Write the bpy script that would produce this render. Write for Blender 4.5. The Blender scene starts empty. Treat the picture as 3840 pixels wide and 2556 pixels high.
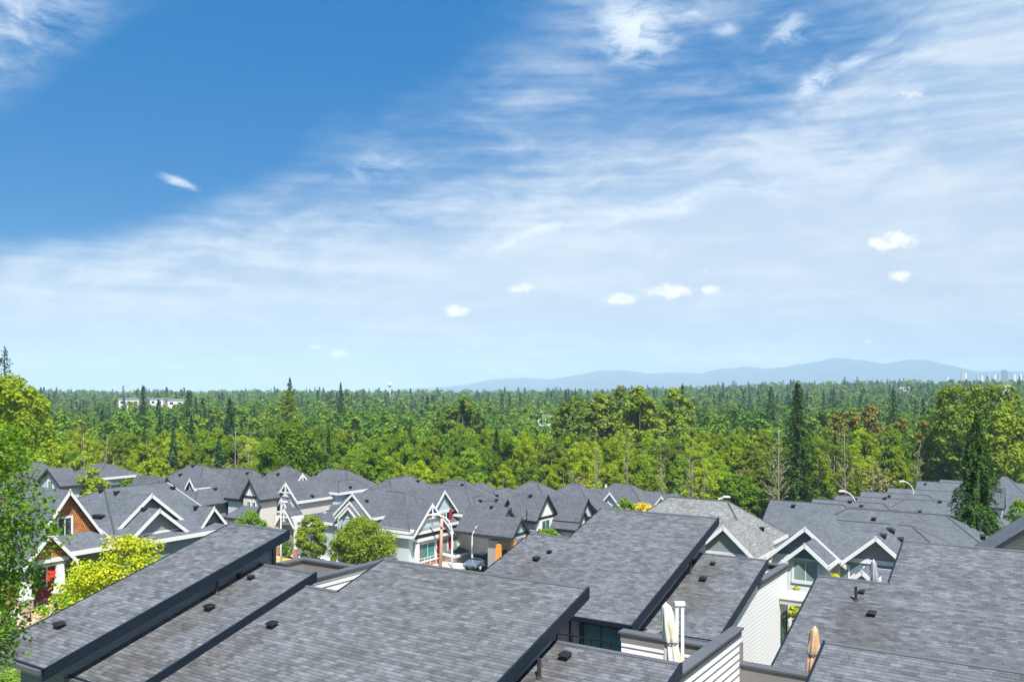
import bpy, math, random
import numpy as np
from mathutils import Vector
R = math.radians
C = bpy.context.scene
COL = C.collection
F, VH, UH, H = 3200.0, 1460.0, 1920.0, 20.0
PX, PY, DX, DY = .8408, -.5414, .5414, .8408     # street grid: P runs right and near, D runs right and away

def W(p, q, z): return (p*PX+q*DX, p*PY+q*DY, z)
def px(u, v, Y): return ((u-UH)/F*Y, Y, H-(v-VH)/F*Y)
def PQ(x, y): return (x*PX+y*PY, x*DX+y*DY)
def pq(u, v, Y):
    x, y, z = px(u, v, Y); p, q = PQ(x, y); return p, q, z
def onz(u, v, z):
    Y = (H-z)*F/(v-VH); return px(u, v, Y)
def sstep(a, b, x):
    t = min(1, max(0, (x-a)/(b-a))); return t*t*(3-2*t)
def ground_z(x, y):
    r = math.hypot(x, y)
    z = -5.5*sstep(88, 150, y)
    z += 5.5*sstep(-12, -26, x)*(1-sstep(62, 100, y))*sstep(26, 50, y)
    z += (6+15*sstep(80, 560, x))*sstep(450, 1300, y)
    return z

# ------------------------------------------------------------------ materials
def mat(name):
    m = bpy.data.materials.new(name); m.use_nodes = True
    return m, m.node_tree, m.node_tree.nodes['Principled BSDF']
def N(nt, t, **k):
    n = nt.nodes.new(t)
    for a, b in k.items():
        if a in n.inputs.keys(): n.inputs[a].default_value = b
        else: setattr(n, a, b)
    return n
def L(nt, a, b): nt.links.new(a, b)
def mth(nt, op, a, b=None, c=None, clamp=False):
    n = nt.nodes.new('ShaderNodeMath'); n.operation = op; n.use_clamp = clamp
    for i, x in enumerate((a, b, c)):
        if x is None: continue
        if isinstance(x, (int, float)): n.inputs[i].default_value = x
        else: L(nt, x, n.inputs[i])
    return n.outputs[0]
def mixc(nt, f, a, b, blend='MIX'):
    n = nt.nodes.new('ShaderNodeMix'); n.data_type = 'RGBA'; n.blend_type = blend
    for i, x in ((0, f), (6, a), (7, b)):
        if isinstance(x, (int, float)): n.inputs[i].default_value = x
        elif isinstance(x, tuple): n.inputs[i].default_value = (*x, 1) if len(x) == 3 else x
        else: L(nt, x, n.inputs[i])
    return n.outputs[2]
def ramp(nt, f, stops):
    n = nt.nodes.new('ShaderNodeValToRGB'); cr = n.color_ramp
    while len(cr.elements) < len(stops): cr.elements.new(.5)
    for e, (p, c) in zip(cr.elements, stops): e.position = p; e.color = (*c, 1)
    L(nt, f, n.inputs[0]); return n.outputs[0]

def plain(name, col, rough=.7, var=.12, scale=3.0, metal=0, spec=.3):
    m, nt, b = mat(name)
    tc = N(nt, 'ShaderNodeTexCoord'); nz = N(nt, 'ShaderNodeTexNoise', Scale=scale, Detail=5.0)
    L(nt, tc.outputs['Object'], nz.inputs['Vector'])
    lo = tuple(c*(1-var) for c in col); hi = tuple(min(1, c*(1+var)) for c in col)
    L(nt, mixc(nt, nz.outputs[0], lo, hi), b.inputs['Base Color'])
    b.inputs['Roughness'].default_value = rough; b.inputs['Metallic'].default_value = metal
    b.inputs['Specular IOR Level'].default_value = spec
    return m

def shingle(name, col, stains=(), rowh=.15, var=.23, tint=None, line=.60):
    m, nt, b = mat(name)
    uv = N(nt, 'ShaderNodeUVMap')
    def brick(w, off, fr, lo, hi):
        br = N(nt, 'ShaderNodeTexBrick', offset=off, offset_frequency=fr)
        for k, v in (('Scale', 1), ('Brick Width', w), ('Row Height', rowh), ('Mortar Size', 0)): br.inputs[k].default_value = v
        br.inputs['Color1'].default_value = (lo, lo, lo, 1); br.inputs['Color2'].default_value = (hi, hi, hi*1.01, 1)
        L(nt, uv.outputs[0], br.inputs['Vector']); return br.outputs[0]
    c = mixc(nt, 1.0, brick(.32, .42, 2, 1-var, 1+var), brick(.21, .31, 3, 1-var*.8, 1+var*.8), 'MULTIPLY')
    c = mixc(nt, 1.0, c, brick(.83, .57, 4, 1-var*.45, 1+var*.45), 'MULTIPLY')
    c = mixc(nt, 1.0, c, (col[0]*.53, col[1]*.555, col[2]*.555), 'MULTIPLY')
    sp = N(nt, 'ShaderNodeSeparateXYZ'); L(nt, uv.outputs[0], sp.inputs[0])
    fr = mth(nt, 'FRACT', mth(nt, 'DIVIDE', sp.outputs[1], rowh))
    nl = N(nt, 'ShaderNodeTexNoise', Scale=3.5, Detail=3.0); L(nt, uv.outputs[0], nl.inputs['Vector'])
    ln = mth(nt, 'LESS_THAN', fr, mth(nt, 'MULTIPLY', nl.outputs[0], .34))
    c = mixc(nt, ln, c, mixc(nt, 1.0, c, (line, line, line*1.02), 'MULTIPLY'))  # shadow of each course's butt edge painted into the shingle colour
    nz = N(nt, 'ShaderNodeTexNoise', Scale=.32, Detail=7.0, Roughness=.65); L(nt, uv.outputs[0], nz.inputs['Vector'])
    c = mixc(nt, 1.0, c, ramp(nt, nz.outputs[0], [(.25, (.84, .84, .83)), (.5, (1, 1, 1)), (.75, (1.13, 1.13, 1.14))]), 'MULTIPLY')
    gz = N(nt, 'ShaderNodeTexNoise', Scale=22.0, Detail=3.0); L(nt, uv.outputs[0], gz.inputs['Vector'])
    c = mixc(nt, 1.0, c, ramp(nt, gz.outputs[0], [(.3, (.80, .80, .81)), (.7, (1.19, 1.19, 1.19))]), 'MULTIPLY')
    if stains:
        sn = N(nt, 'ShaderNodeTexNoise', Scale=1.3, Detail=5.0); L(nt, uv.outputs[0], sn.inputs['Vector'])
        acc = None
        for (su, sv, ru, rv) in stains:
            a1 = N(nt, 'ShaderNodeVectorMath', operation='SUBTRACT'); a1.inputs[1].default_value = (su, sv, 0)
            L(nt, uv.outputs[0], a1.inputs[0])
            a2 = N(nt, 'ShaderNodeVectorMath', operation='MULTIPLY'); a2.inputs[1].default_value = (1/ru, 1/rv, 0)
            L(nt, a1.outputs[0], a2.inputs[0])
            a3 = N(nt, 'ShaderNodeVectorMath', operation='LENGTH'); L(nt, a2.outputs[0], a3.inputs[0])
            v = mth(nt, 'SUBTRACT', 1.0, a3.outputs['Value'])
            acc = v if acc is None else mth(nt, 'MAXIMUM', acc, v)
        acc = mth(nt, 'ADD', acc, mth(nt, 'MULTIPLY', mth(nt, 'SUBTRACT', sn.outputs[0], .5), .9))
        f = mth(nt, 'MULTIPLY', mth(nt, 'MULTIPLY', acc, 1.3, clamp=True), .62)
        c = mixc(nt, f, c, mixc(nt, 1.0, c, (.68, .60, .52), 'MULTIPLY'))
    L(nt, c, b.inputs['Base Color'])
    b.inputs['Roughness'].default_value = .93; b.inputs['Specular IOR Level'].default_value = .18
    bp = N(nt, 'ShaderNodeBump', Strength=.6, Distance=.02); L(nt, fr, bp.inputs['Height']); bp.invert = True
    L(nt, bp.outputs[0], b.inputs['Normal'])
    return m

def siding(name, col, row=.16, vert=False, dark=.62, var=.08, lw=.13):
    m, nt, b = mat(name)
    uv = N(nt, 'ShaderNodeUVMap'); sp = N(nt, 'ShaderNodeSeparateXYZ'); L(nt, uv.outputs[0], sp.inputs[0])
    x = mth(nt, 'FRACT', mth(nt, 'DIVIDE', sp.outputs[0 if vert else 1], row))
    line = mth(nt, 'LESS_THAN', x, lw)
    nz = N(nt, 'ShaderNodeTexNoise', Scale=1.1, Detail=5.0); L(nt, uv.outputs[0], nz.inputs['Vector'])
    base = mixc(nt, nz.outputs[0], tuple(c*(1-var) for c in col), tuple(min(1, c*(1+var)) for c in col))
    L(nt, mixc(nt, line, base, tuple(c*dark for c in col)), b.inputs['Base Color'])
    b.inputs['Roughness'].default_value = .55; b.inputs['Specular IOR Level'].default_value = .3
    bp = N(nt, 'ShaderNodeBump', Strength=.8, Distance=.02); L(nt, x, bp.inputs['Height']); L(nt, bp.outputs[0], b.inputs['Normal'])
    return m

def bricks(name, c1, c2, mortar, bw=.24, bh=.08, ms=.01):
    m, nt, b = mat(name)
    uv = N(nt, 'ShaderNodeUVMap'); br = N(nt, 'ShaderNodeTexBrick')
    for k, v in (('Scale', 1), ('Brick Width', bw), ('Row Height', bh), ('Mortar Size', ms)): br.inputs[k].default_value = v
    br.inputs['Color1'].default_value = (*c1, 1); br.inputs['Color2'].default_value = (*c2, 1); br.inputs['Mortar'].default_value = (*mortar, 1)
    L(nt, uv.outputs[0], br.inputs['Vector'])
    nz = N(nt, 'ShaderNodeTexNoise', Scale=2.2, Detail=4.0); L(nt, uv.outputs[0], nz.inputs['Vector'])
    L(nt, mixc(nt, 1.0, br.outputs[0], ramp(nt, nz.outputs[0], [(.3, (.75, .72, .7)), (.7, (1.2, 1.2, 1.2))]), 'MULTIPLY'), b.inputs['Base Color'])
    b.inputs['Roughness'].default_value = .85
    return m

def leafmat(name, c1, c2, transl=.28, rnd=.5, sc=.55, isl=1.0):
    m, nt, b = mat(name)
    oi = N(nt, 'ShaderNodeObjectInfo'); ge = N(nt, 'ShaderNodeNewGeometry')
    tc = N(nt, 'ShaderNodeTexCoord'); nz = N(nt, 'ShaderNodeTexNoise', Scale=sc, Detail=3.0)
    L(nt, tc.outputs['Object'], nz.inputs['Vector'])
    f = mth(nt, 'ADD', mth(nt, 'MULTIPLY', mth(nt, 'SUBTRACT', nz.outputs[0], .5), 1.6), mth(nt, 'ADD', mth(nt, 'MULTIPLY', oi.outputs['Random'], rnd), .5-rnd/2), clamp=True)
    c = mixc(nt, f, c1, c2)
    c = mixc(nt, 1.0, c, ramp(nt, ge.outputs['Random Per Island'], [(0, (.66, .68, .62)), (.5, (1, 1, 1)), (1, (1.35, 1.3, 1.2))]), 'MULTIPLY')
    hs = N(nt, 'ShaderNodeHueSaturation'); L(nt, c, hs.inputs['Color'])
    L(nt, mth(nt, 'ADD', .8, mth(nt, 'MULTIPLY', oi.outputs['Random'], .42)), hs.inputs['Value'])
    L(nt, hs.outputs[0], b.inputs['Base Color'])
    b.inputs['Roughness'].default_value = .6; b.inputs['Specular IOR Level'].default_value = .25
    tr = N(nt, 'ShaderNodeBsdfTranslucent')
    L(nt, mixc(nt, 1.0, hs.outputs[0], (1.05, 1.2, .5), 'MULTIPLY'), tr.inputs['Color'])
    mx = N(nt, 'ShaderNodeMixShader'); mx.inputs[0].default_value = transl
    out = nt.nodes['Material Output']
    L(nt, b.outputs[0], mx.inputs[1]); L(nt, tr.outputs[0], mx.inputs[2]); L(nt, mx.outputs[0], out.inputs[0])
    return m

def glass(name, col, rough=.08):
    m, nt, b = mat(name)
    tc = N(nt, 'ShaderNodeTexCoord'); nz = N(nt, 'ShaderNodeTexNoise', Scale=.9, Detail=3.0); L(nt, tc.outputs['Object'], nz.inputs['Vector'])
    L(nt, mixc(nt, nz.outputs[0], tuple(c*.5 for c in col), tuple(c*1.5 for c in col)), b.inputs['Base Color'])
    b.inputs['Roughness'].default_value = rough; b.inputs['Specular IOR Level'].default_value = .9
    return m

SH = (.205, .208, .219)
M = dict(
    sh=shingle('shingle_grey', (.200, .207, .228)),
    sh_far=shingle('shingle_charcoal', (.178, .184, .205), var=.13),
    sh_blue=shingle('shingle_slate', (.195, .210, .232), var=.13),
    sh_light=shingle('shingle_light', (.335, .335, .32), var=.2),
    rcap=plain('ridge_shingle', (.062, .066, .075), .9, .3, 4.0),
    navy=plain('metal_navy', (.006, .013, .024), .5, .2, spec=.3),
    cap=plain('cap_flashing', (.085, .09, .10), .5, .28, 1.2, spec=.4),
    black=plain('black_trim', (.012, .012, .014), .5),
    dtrim=plain('dark_trim', (.030, .034, .038), .5),
    white=plain('white_trim', (.70, .70, .69), .45, .04),
    wsid=siding('white_siding', (.86, .855, .84), .25, lw=.24, dark=.16, var=.03),
    wsid4=siding('white_siding_fine', (.87, .87, .86), .19, lw=.13, dark=.5, var=.03),
    bsid=siding('blue_siding', (.17, .23, .28), .18),
    lbsid=siding('light_blue_siding', (.50, .60, .65), .18),
    gsid=siding('grey_siding', (.28, .29, .29), .2),
    dsid=siding('dusk_siding', (.17, .20, .225), .2, dark=.8),
    csid=siding('cream_siding', (.66, .64, .58), .2),
    gnsid=siding('green_siding', (.16, .19, .11), .2),
    bb=siding('board_batten', (.73, .73, .71), .4, vert=True, dark=.8),
    panel=plain('panel_grey', (.30, .29, .28), .6),
    taupe=plain('panel_taupe', (.20, .185, .17), .6),
    cedar=bricks('cedar_shakes', (.44, .165, .045), (.60, .26, .085), (.13, .045, .015), .16, .15, .018),
    stone=bricks('stone_veneer', (.42, .26, .17), (.62, .46, .32), (.3, .26, .22), .3, .13, .02),
    brick=bricks('red_brick', (.30, .12, .08), (.42, .20, .13), (.36, .30, .26)),
    red=plain('red_paint', (.24, .018, .022), .5),
    orange=plain('fir_post', (.72, .27, .04), .55, .2),
    wood=plain('pole_wood', (.55, .30, .22), .8, .2),
    fence=siding('fence_boards', (.20, .11, .085), .15, vert=True, dark=.4, var=.2),
    garage=siding('garage_door', (.74, .74, .72), .53, dark=.8),
    glass=glass('window_glass', (.05, .12, .11)),
    glassd=glass('dark_glass', (.02, .03, .035)),
    glassl=glass('curtained_glass', (.22, .29, .26), .2),
    teal=glass('teal_glass', (.06, .19, .19)),
    concrete=plain('concrete', (.55, .50, .44), .9, .15, 1.2),
    asphalt=plain('asphalt', (.085, .085, .088), .9, .2, 2.0),
    lamp=plain('galvanised', (.72, .74, .76), .4, .05, metal=.1),
    bark=plain('bark', (.12, .085, .06), .9, .35, 4.0),
    palebark=plain('pale_bark', (.34, .29, .22), .85, .2, 3.0),
    deck=plain('deck_membrane', (.33, .32, .31), .8),
    awn=plain('canopy_top', (.46, .44, .40), .7),
    dirtgrass=plain('dry_grass', (.42, .30, .09), .95, .35, 1.2),
    alder=leafmat('leaf_alder', (.165, .265, .006), (.345, .405, .010), .46, .5),
    maple=leafmat('leaf_maple', (.095, .205, .007), (.215, .32, .010), .43, .5),
    olive=leafmat('leaf_olive', (.105, .17, .010), (.21, .27, .014), .36, .5),
    conif=leafmat('needle_dark', (.018, .060, .012), (.050, .110, .018), .10, .5),
    conif2=leafmat('needle_blue', (.022, .075, .030), (.050, .120, .040), .10, .5),
    spruce=leafmat('needle_spruce', (.016, .055, .008), (.055, .120, .012), .12, .2),
    rust=leafmat('leaf_rust', (.20, .12, .022), (.17, .19, .02), .3, .3),
    yellow=leafmat('leaf_yellow', (.24, .35, .008), (.62, .57, .012), .38, .2),
    farg=leafmat('leaf_far_green', (.070, .160, .010), (.165, .26, .014), .32, 0, .09), faro=leafmat('leaf_far_olive', (.080, .150, .012), (.165, .215, .018), .28, 0, .08),
    farm=leafmat('leaf_far_dark', (.038, .112, .012), (.090, .175, .018), .27, 0, .08), farc=leafmat('needle_far', (.008, .036, .012), (.020, .062, .020), .1, 0, .08), farb=leafmat('needle_far_blue', (.009, .040, .020), (.020, .066, .032), .1, 0, .08),
    gold=leafmat('leaf_gold', (.62, .40, .02), (.55, .45, .04), .3, .2),
    near=leafmat('leaf_near', (.085, .22, .012), (.22, .38, .02), .35, .1),
    lime=leafmat('leaf_lime', (.10, .23, .010), (.20, .33, .018), .34, .2),
    street=leafmat('leaf_street', (.12, .22, .012), (.27, .33, .018), .38, .2),
    dry=leafmat('leaf_dry', (.28, .21, .11), (.36, .30, .15), .2, .2),
)

# ------------------------------------------------------------------ object helpers
def tag(o, label=None, cat=None, group=None, kind=None):
    if label: o['label'] = label
    if cat: o['category'] = cat
    if group: o['group'] = group
    if kind: o['kind'] = kind
    return o
def thing(name, loc, label, cat, group=None):
    o = bpy.data.objects.new(name, None); o.location = loc; o.empty_display_size = .3; COL.objects.link(o)
    return tag(o, label, cat, group)
def rootloc(o):
    while o.parent: o = o.parent
    return Vector(o.location)
class MB:
    def __init__(s): s.v = []; s.f = []
    def poly(s, pts):
        n = len(s.v); s.v += [tuple(p) for p in pts]; s.f.append(tuple(range(n, n+len(pts)))); return s
    def hexa(s, b, t):        # bottom ring, top ring (ccw seen from above)
        n = len(s.v); k = len(b); s.v += [tuple(x) for x in b]+[tuple(x) for x in t]
        s.f.append(tuple(n+i for i in reversed(range(k)))); s.f.append(tuple(n+k+i for i in range(k)))
        for i in range(k):
            j = (i+1) % k; s.f.append((n+i, n+j, n+k+j, n+k+i))
        return s
    def box(s, p0, p1, q0, q1, z0, z1):
        r = [(p0, q0), (p1, q0), (p1, q1), (p0, q1)]
        return s.hexa([W(a, b, z0) for a, b in r], [W(a, b, z1) for a, b in r])
    def xbox(s, x0, x1, y0, y1, z0, z1):
        r = [(x0, y0), (x1, y0), (x1, y1), (x0, y1)]
        return s.hexa([(a, b, z0) for a, b in r], [(a, b, z1) for a, b in r])
    def tube(s, pts, rad, n=8):
        pts = [Vector(p) for p in pts]; rings = []
        if not isinstance(rad, (list, tuple)): rad = [rad]*len(pts)
        for i, p in enumerate(pts):
            d = (pts[min(i+1, len(pts)-1)]-pts[max(i-1, 0)]).normalized()
            a = d.cross(Vector((0, 0, 1)) if abs(d.z) < .9 else Vector((1, 0, 0))).normalized(); b = d.cross(a)
            rings.append([p+(a*math.cos(t)+b*math.sin(t))*rad[i] for t in [2*math.pi*k/n for k in range(n)]])
        o = len(s.v)
        for r_ in rings: s.v += [tuple(x) for x in r_]
        for i in range(len(rings)-1):
            for k in range(n):
                j = (k+1) % n; s.f.append((o+i*n+k, o+i*n+j, o+(i+1)*n+j, o+(i+1)*n+k))
        s.f.append(tuple(o+k for k in reversed(range(n)))); s.f.append(tuple(o+(len(rings)-1)*n+k for k in range(n)))
        return s
    def build(s, name, m, parent=None, uv=True, smooth=False):
        if not s.v: return None
        off = rootloc(parent) if parent else Vector((0, 0, 0))
        me = bpy.data.meshes.new(name); me.from_pydata([tuple(Vector(v)-off) for v in s.v], [], s.f)
        if uv:
            ul = me.uv_layers.new(name='UVMap')
            for pl in me.polygons:
                n = pl.normal
                h = Vector((-n.y, n.x, 0)); h = h.normalized() if h.length > 1e-4 else Vector((PX, PY, 0))
                w = n.cross(h)
                if w.z < 0: w = -w
                for li in pl.loop_indices:
                    c = me.vertices[me.loops[li].vertex_index].co+off
                    ul.data[li].uv = (c.dot(h), c.dot(w))
        if smooth:
            for pl in me.polygons: pl.use_smooth = True
        me.materials.append(m if not isinstance(m, str) else M[m])
        o = bpy.data.objects.new(name, me); COL.objects.link(o)
        if parent: o.parent = parent
        return o

def slab(parent, polys, m, fm, t=.16, fh=.30, fw=.05, name='roof', fname='fascia', eh=None, skip=None):
    """roof surface from top polygons with thickness, and a fascia board along every free edge"""
    b = MB(); ed = {}; sh = []
    rd = lambda p: (round(p[0], 3), round(p[1], 3), round(p[2], 3))
    for P_ in polys:
        P_ = [tuple(x) for x in P_]
        nrm = (Vector(P_[1])-Vector(P_[0])).cross(Vector(P_[2])-Vector(P_[0]))
        if nrm.z < 0: P_ = P_[::-1]
        b.poly(P_); b.poly([(x, y, z-t) for x, y, z in P_[::-1]])
        for i in range(len(P_)):
            a, c = P_[i], P_[(i+1) % len(P_)]; k = (rd(a), rd(c)); kr = (k[1], k[0])
            if kr in ed: del ed[kr]; sh.append((a, c))
            else: ed[k] = (a, c)
    fb = MB(); up = .015
    for i, (a, c) in enumerate(ed.values()):
        b.poly([a, (a[0], a[1], a[2]-t), (c[0], c[1], c[2]-t), c])
        if skip and skip(a) and skip(c): continue
        d = Vector((c[0]-a[0], c[1]-a[1], 0)).normalized(); n = Vector((d.y, -d.x, 0))
        A, B = Vector(a)-d*fw, Vector(c)+d*fw
        sl = (c[2]-a[2])/max(1e-6, math.hypot(c[0]-a[0], c[1]-a[1]))
        A.z = a[2]-sl*fw; B.z = c[2]+sl*fw
        i0, i1 = A+n*.003, B+n*.003; o0, o1 = A+n*fw, B+n*fw
        dz = Vector((0, 0, eh if eh and abs(sl) < .01 else fh)); uz = Vector((0, 0, up))
        fb.hexa([i0-dz, o0-dz, o1-dz, i1-dz], [i0+uz, o0+uz, o1+uz, i1+uz])
    r = b.build(name, m, parent)
    rc = MB()
    for a, c in sh:
        d = Vector((c[0]-a[0], c[1]-a[1], 0))
        if d.length < .4 or len(polys) < 3: continue
        d.normalize(); n = Vector((d.y, -d.x, 0))*.11; a, c = Vector(a), Vector(c); u1 = Vector((0, 0, .045)); u0 = Vector((0, 0, -.12))
        rc.hexa([a-n+u0, a+n+u0, c+n+u0, c-n+u0], [a-n*.4+u1, a+n*.4+u1, c+n*.4+u1, c-n*.4+u1])
    rc.build('ridge_cap', 'rcap', r)
    fb.build(fname, fm, r if parent is None else parent)
    return r

def window(parent, c, face, w, h, fm='white', gm='glass', mull=1, fw=.09, name='window'):
    """c = (p,q,z) centre on the wall; face '+P' or '-D' (or '-P','+D')"""
    p, q, z = c; b = MB(); g = MB(); s = .05
    def bx(mb, a0, a1, z0, z1, d0, d1):
        if face == '+P': mb.box(p+d0, p+d1, q+a0, q+a1, z0, z1)
        elif face == '-P': mb.box(p-d1, p-d0, q+a0, q+a1, z0, z1)
        elif face == '-D': mb.box(p+a0, p+a1, q-d1, q-d0, z0, z1)
        else: mb.box(p+a0, p+a1, q+d0, q+d1, z0, z1)
    bx(b, -w/2-fw, w/2+fw, z+h/2, z+h/2+fw, -.01, s); bx(b, -w/2-fw, w/2+fw, z-h/2-fw*1.3, z-h/2, -.01, s+.03)
    bx(b, -w/2-fw, -w/2, z-h/2, z+h/2, -.01, s); bx(b, w/2, w/2+fw, z-h/2, z+h/2, -.01, s)
    for k in range(mull):
        x = -w/2+w*(k+1)/(mull+1); bx(b, x-.025, x+.025, z-h/2, z+h/2, .021, s-.012)
    bx(g, -w/2, w/2, z-h/2, z+h/2, .003, .02)
    o = b.build(name, fm, parent); g.build('pane', gm, o); return o

def shutter(parent, c, face, w, h, m='red'):
    p, q, z = c; b = MB()
    if face == '+P': b.box(p-.01, p+.06, q-w/2, q+w/2, z-h/2, z+h/2)
    else: b.box(p-w/2, p+w/2, q-.06, q+.01, z-h/2, z+h/2)
    return b.build('shutter', m, parent)

def wing(Hs, p0, p1, q0, q1, zb, zr, s, axis='p', hip=(0, 0), eo=.35, ro=.35, wm='wsid4', gm=None, tm='white', rm='sh_far', beam=True, back=None, inset=1.0):
    """one volume: walls + gable/hip roof. p0..q1 wall extents, zr ridge top, s pitch"""
    if axis == 'p': m0, m1, n0, n1 = p0, p1, q0, q1; T = lambda m, n, z: W(m, n, z)
    else: m0, m1, n0, n1 = q0, q1, p0, p1; T = lambda m, n, z: W(n, m, z)
    hw = (n1-n0)/2+eo; nm = (n0+n1)/2; ez = zr-s*hw
    a0 = m0-(eo if hip[0] else ro); a1 = m1+(eo if hip[1] else ro)
    hi = hw*inset
    r0 = a0+hi if hip[0] else a0; r1 = a1-hi if hip[1] else a1
    if r0 > r1: r0 = r1 = (r0+r1)/2
    A, B_, Cc, Dd = T(a0, nm-hw, ez), T(a1, nm-hw, ez), T(a1, nm+hw, ez), T(a0, nm+hw, ez)
    E0, E1 = T(r0, nm, zr), T(r1, nm, zr)
    if r0 == r1: polys = [[A, B_, E0], [B_, Cc, E0], [Cc, Dd, E0], [Dd, A, E0]]
    else:
        polys = [[A, B_, E1, E0], [Cc, Dd, E0, E1]]
        if hip[0]: polys.append([Dd, A, E0])
        if hip[1]: polys.append([B_, Cc, E1])
    sk_ = None
    if back is not None:
        am = a0 if back == 0 else a1
        sk_ = lambda v: abs((PQ(v[0], v[1])[0 if axis == 'p' else 1])-am) < .01
    roof = slab(Hs, polys, rm, tm, skip=sk_)
    zw = zr-s*(n1-n0)/2-.19
    wb = MB(); wb.box(p0, p1, q0, q1, zb, zw); wb.build('wall', wm, Hs)
    th = .12
    for k, (hp, mm, sg) in enumerate(((hip[0], m0, 1), (hip[1], m1, -1))):
        if hp or k == back: continue
        gb = MB(); tb = MB()
        top = zr-.20
        def tri(d): return [T(mm+d, n0, zw+.002), T(mm+d, n1, zw+.002), T(mm+d, nm, top)]
        f1, f2 = tri(0), tri(sg*th)
        gb.poly(f1); gb.poly(f2[::-1])
        gb.poly([f1[0], f1[2], f2[2], f2[0]]); gb.poly([f1[1], f1[2], f2[2], f2[1]])
        if beam:
            m_a, m_b = (mm-.05, mm+.01) if sg > 0 else (mm-.01, mm+.05)
            if axis == 'p': tb.box(m_a, m_b, n0, n1, zw-.14, zw+.14)
            else: tb.box(n0, n1, m_a, m_b, zw-.14, zw+.14)
            tb.build('beam', tm, Hs)
        gb.build('gable', gm or wm, Hs)
    return roof

def gP(Hs, u, v, Y, w, s, depth, zb, **k):       # gable facing +P with its apex at that point of the photo
    p, q, z = pq(u, v, Y); eo, ro = k.get('eo', .3), k.get('ro', .32); k['eo'] = eo; k['ro'] = ro
    wing(Hs, p-ro-depth, p-ro, q-w+eo, q+w-eo, zb, z, s, 'p', back=0, **k)
    return p-ro, q, z
def gD(Hs, u, v, Y, w, s, depth, zb, **k):
    p, q, z = pq(u, v, Y); eo, ro = k.get('eo', .3), k.get('ro', .32); k['eo'] = eo; k['ro'] = ro
    wing(Hs, p-w+eo, p+w-eo, q+ro, q+ro+depth, zb, z, s, 'q', back=1, **k)
    return p, q+ro, z
def truss(Hs, c, face, hw, s, tm='white'):       # decorative king post and tie in a gable peak
    p, q, z = c; b = MB(); y0 = z-.25
    tz = z-hw*s*.55; tw = hw*.5
    if face == '+P':
        b.box(p+.3, p+.4, q-.07, q+.07, tz-.5, y0); b.box(p+.29, p+.41, q-tw, q+tw, tz-.07, tz+.07)
    else:
        b.box(p-.07, p+.07, q-.4, q-.3, tz-.5, y0); b.box(p-tw, p+tw, q-.41, q-.29, tz-.07, tz+.07)
    b.build('gable_truss', tm, Hs)

def box_vent(roof, p, q, z, s=1.0, m='black'):
    b = MB(); a = .17*s
    b.hexa([W(p-a, q-a, z-.12), W(p+a, q-a, z-.12), W(p+a, q+a, z-.02), W(p-a, q+a, z-.02)],
           [W(p-a, q-a, z+.14*s), W(p+a, q-a, z+.14*s), W(p+a, q+a, z+.17*s), W(p-a, q+a, z+.17*s)])
    b.hexa([W(p-a*1.35, q-a*1.4, z+.142*s), W(p+a*1.35, q-a*1.4, z+.142*s), W(p+a*1.35, q+a*1.4, z+.19*s), W(p-a*1.35, q+a*1.4, z+.19*s)],
           [W(p-a, q-a, z+.24*s), W(p+a, q-a, z+.24*s), W(p+a, q+a, z+.26*s), W(p-a, q+a, z+.26*s)])
    return b.build('roof_vent', m, roof)
def pipe_vent(roof, p, q, z, h=.5, m='dtrim', r=.06):
    b = MB(); x = W(p, q, 0)
    b.tube([(x[0], x[1], z-.15), (x[0], x[1], z+h)], r, 8); b.tube([(x[0], x[1], z-.1), (x[0], x[1], z+.05)], [r*2.6, r*1.3], 8)
    return b.build('vent_pipe', m, roof)

# ------------------------------------------------------------------ foreground townhouses with shed roofs
SL = .2917
def rz(c, q): return H+c+SL*q
def onroof(u, v, c):
    a, b = (u-UH)/F, (v-VH)/F
    Y = -c/(b+SL*(DX*a+DY)); p, q = PQ(a*Y, Y); return p, q, rz(c, q)
def stain(u, v, c, ru, rv, dv=0):
    p, q, z = onroof(u, v, c); return (p, q*.96+z*.28-dv, ru, rv)
def shed(Hs, c, p0, p1, q0, q1, wp0, wp1, wq0, wq1, rm, wm, zb=0, gutter=True, thick=.14, fh=.34, walls=True):
    P_ = [W(p0, q0, rz(c, q0)), W(p1, q0, rz(c, q0)), W(p1, q1, rz(c, q1)), W(p0, q1, rz(c, q1))]
    r = slab(Hs, [P_], rm, 'navy', thick, fh, .07, eh=.17)
    b = MB(); b.hexa([W(p0, q1-.09, rz(c, q1-.09)+.004), W(p1, q1-.09, rz(c, q1-.09)+.004), W(p1, q1, rz(c, q1)+.02), W(p0, q1, rz(c, q1)+.02)],
                     [W(p0, q1-.09, rz(c, q1-.09)+.03), W(p1, q1-.09, rz(c, q1-.09)+.03), W(p1, q1, rz(c, q1)+.05), W(p0, q1, rz(c, q1)+.05)])
    b.build('ridge_flashing', 'cap', r)
    if gutter:
        g = MB(); z = rz(c, q0)
        g.box(p0, p1, q0-.20, q0-.08, z-.16, z-.02); g.build('gutter', 'cap', Hs)
    if walls:
        w = MB(); t = .36
        w.hexa([W(wp0, wq0, zb), W(wp1, wq0, zb), W(wp1, wq1, zb), W(wp0, wq1, zb)],
               [W(wp0, wq0, rz(c, wq0)-t), W(wp1, wq0, rz(c, wq0)-t), W(wp1, wq1, rz(c, wq1)-t), W(wp0, wq1, rz(c, wq1)-t)])
        w.build('wall', wm, Hs)
    return r
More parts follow.
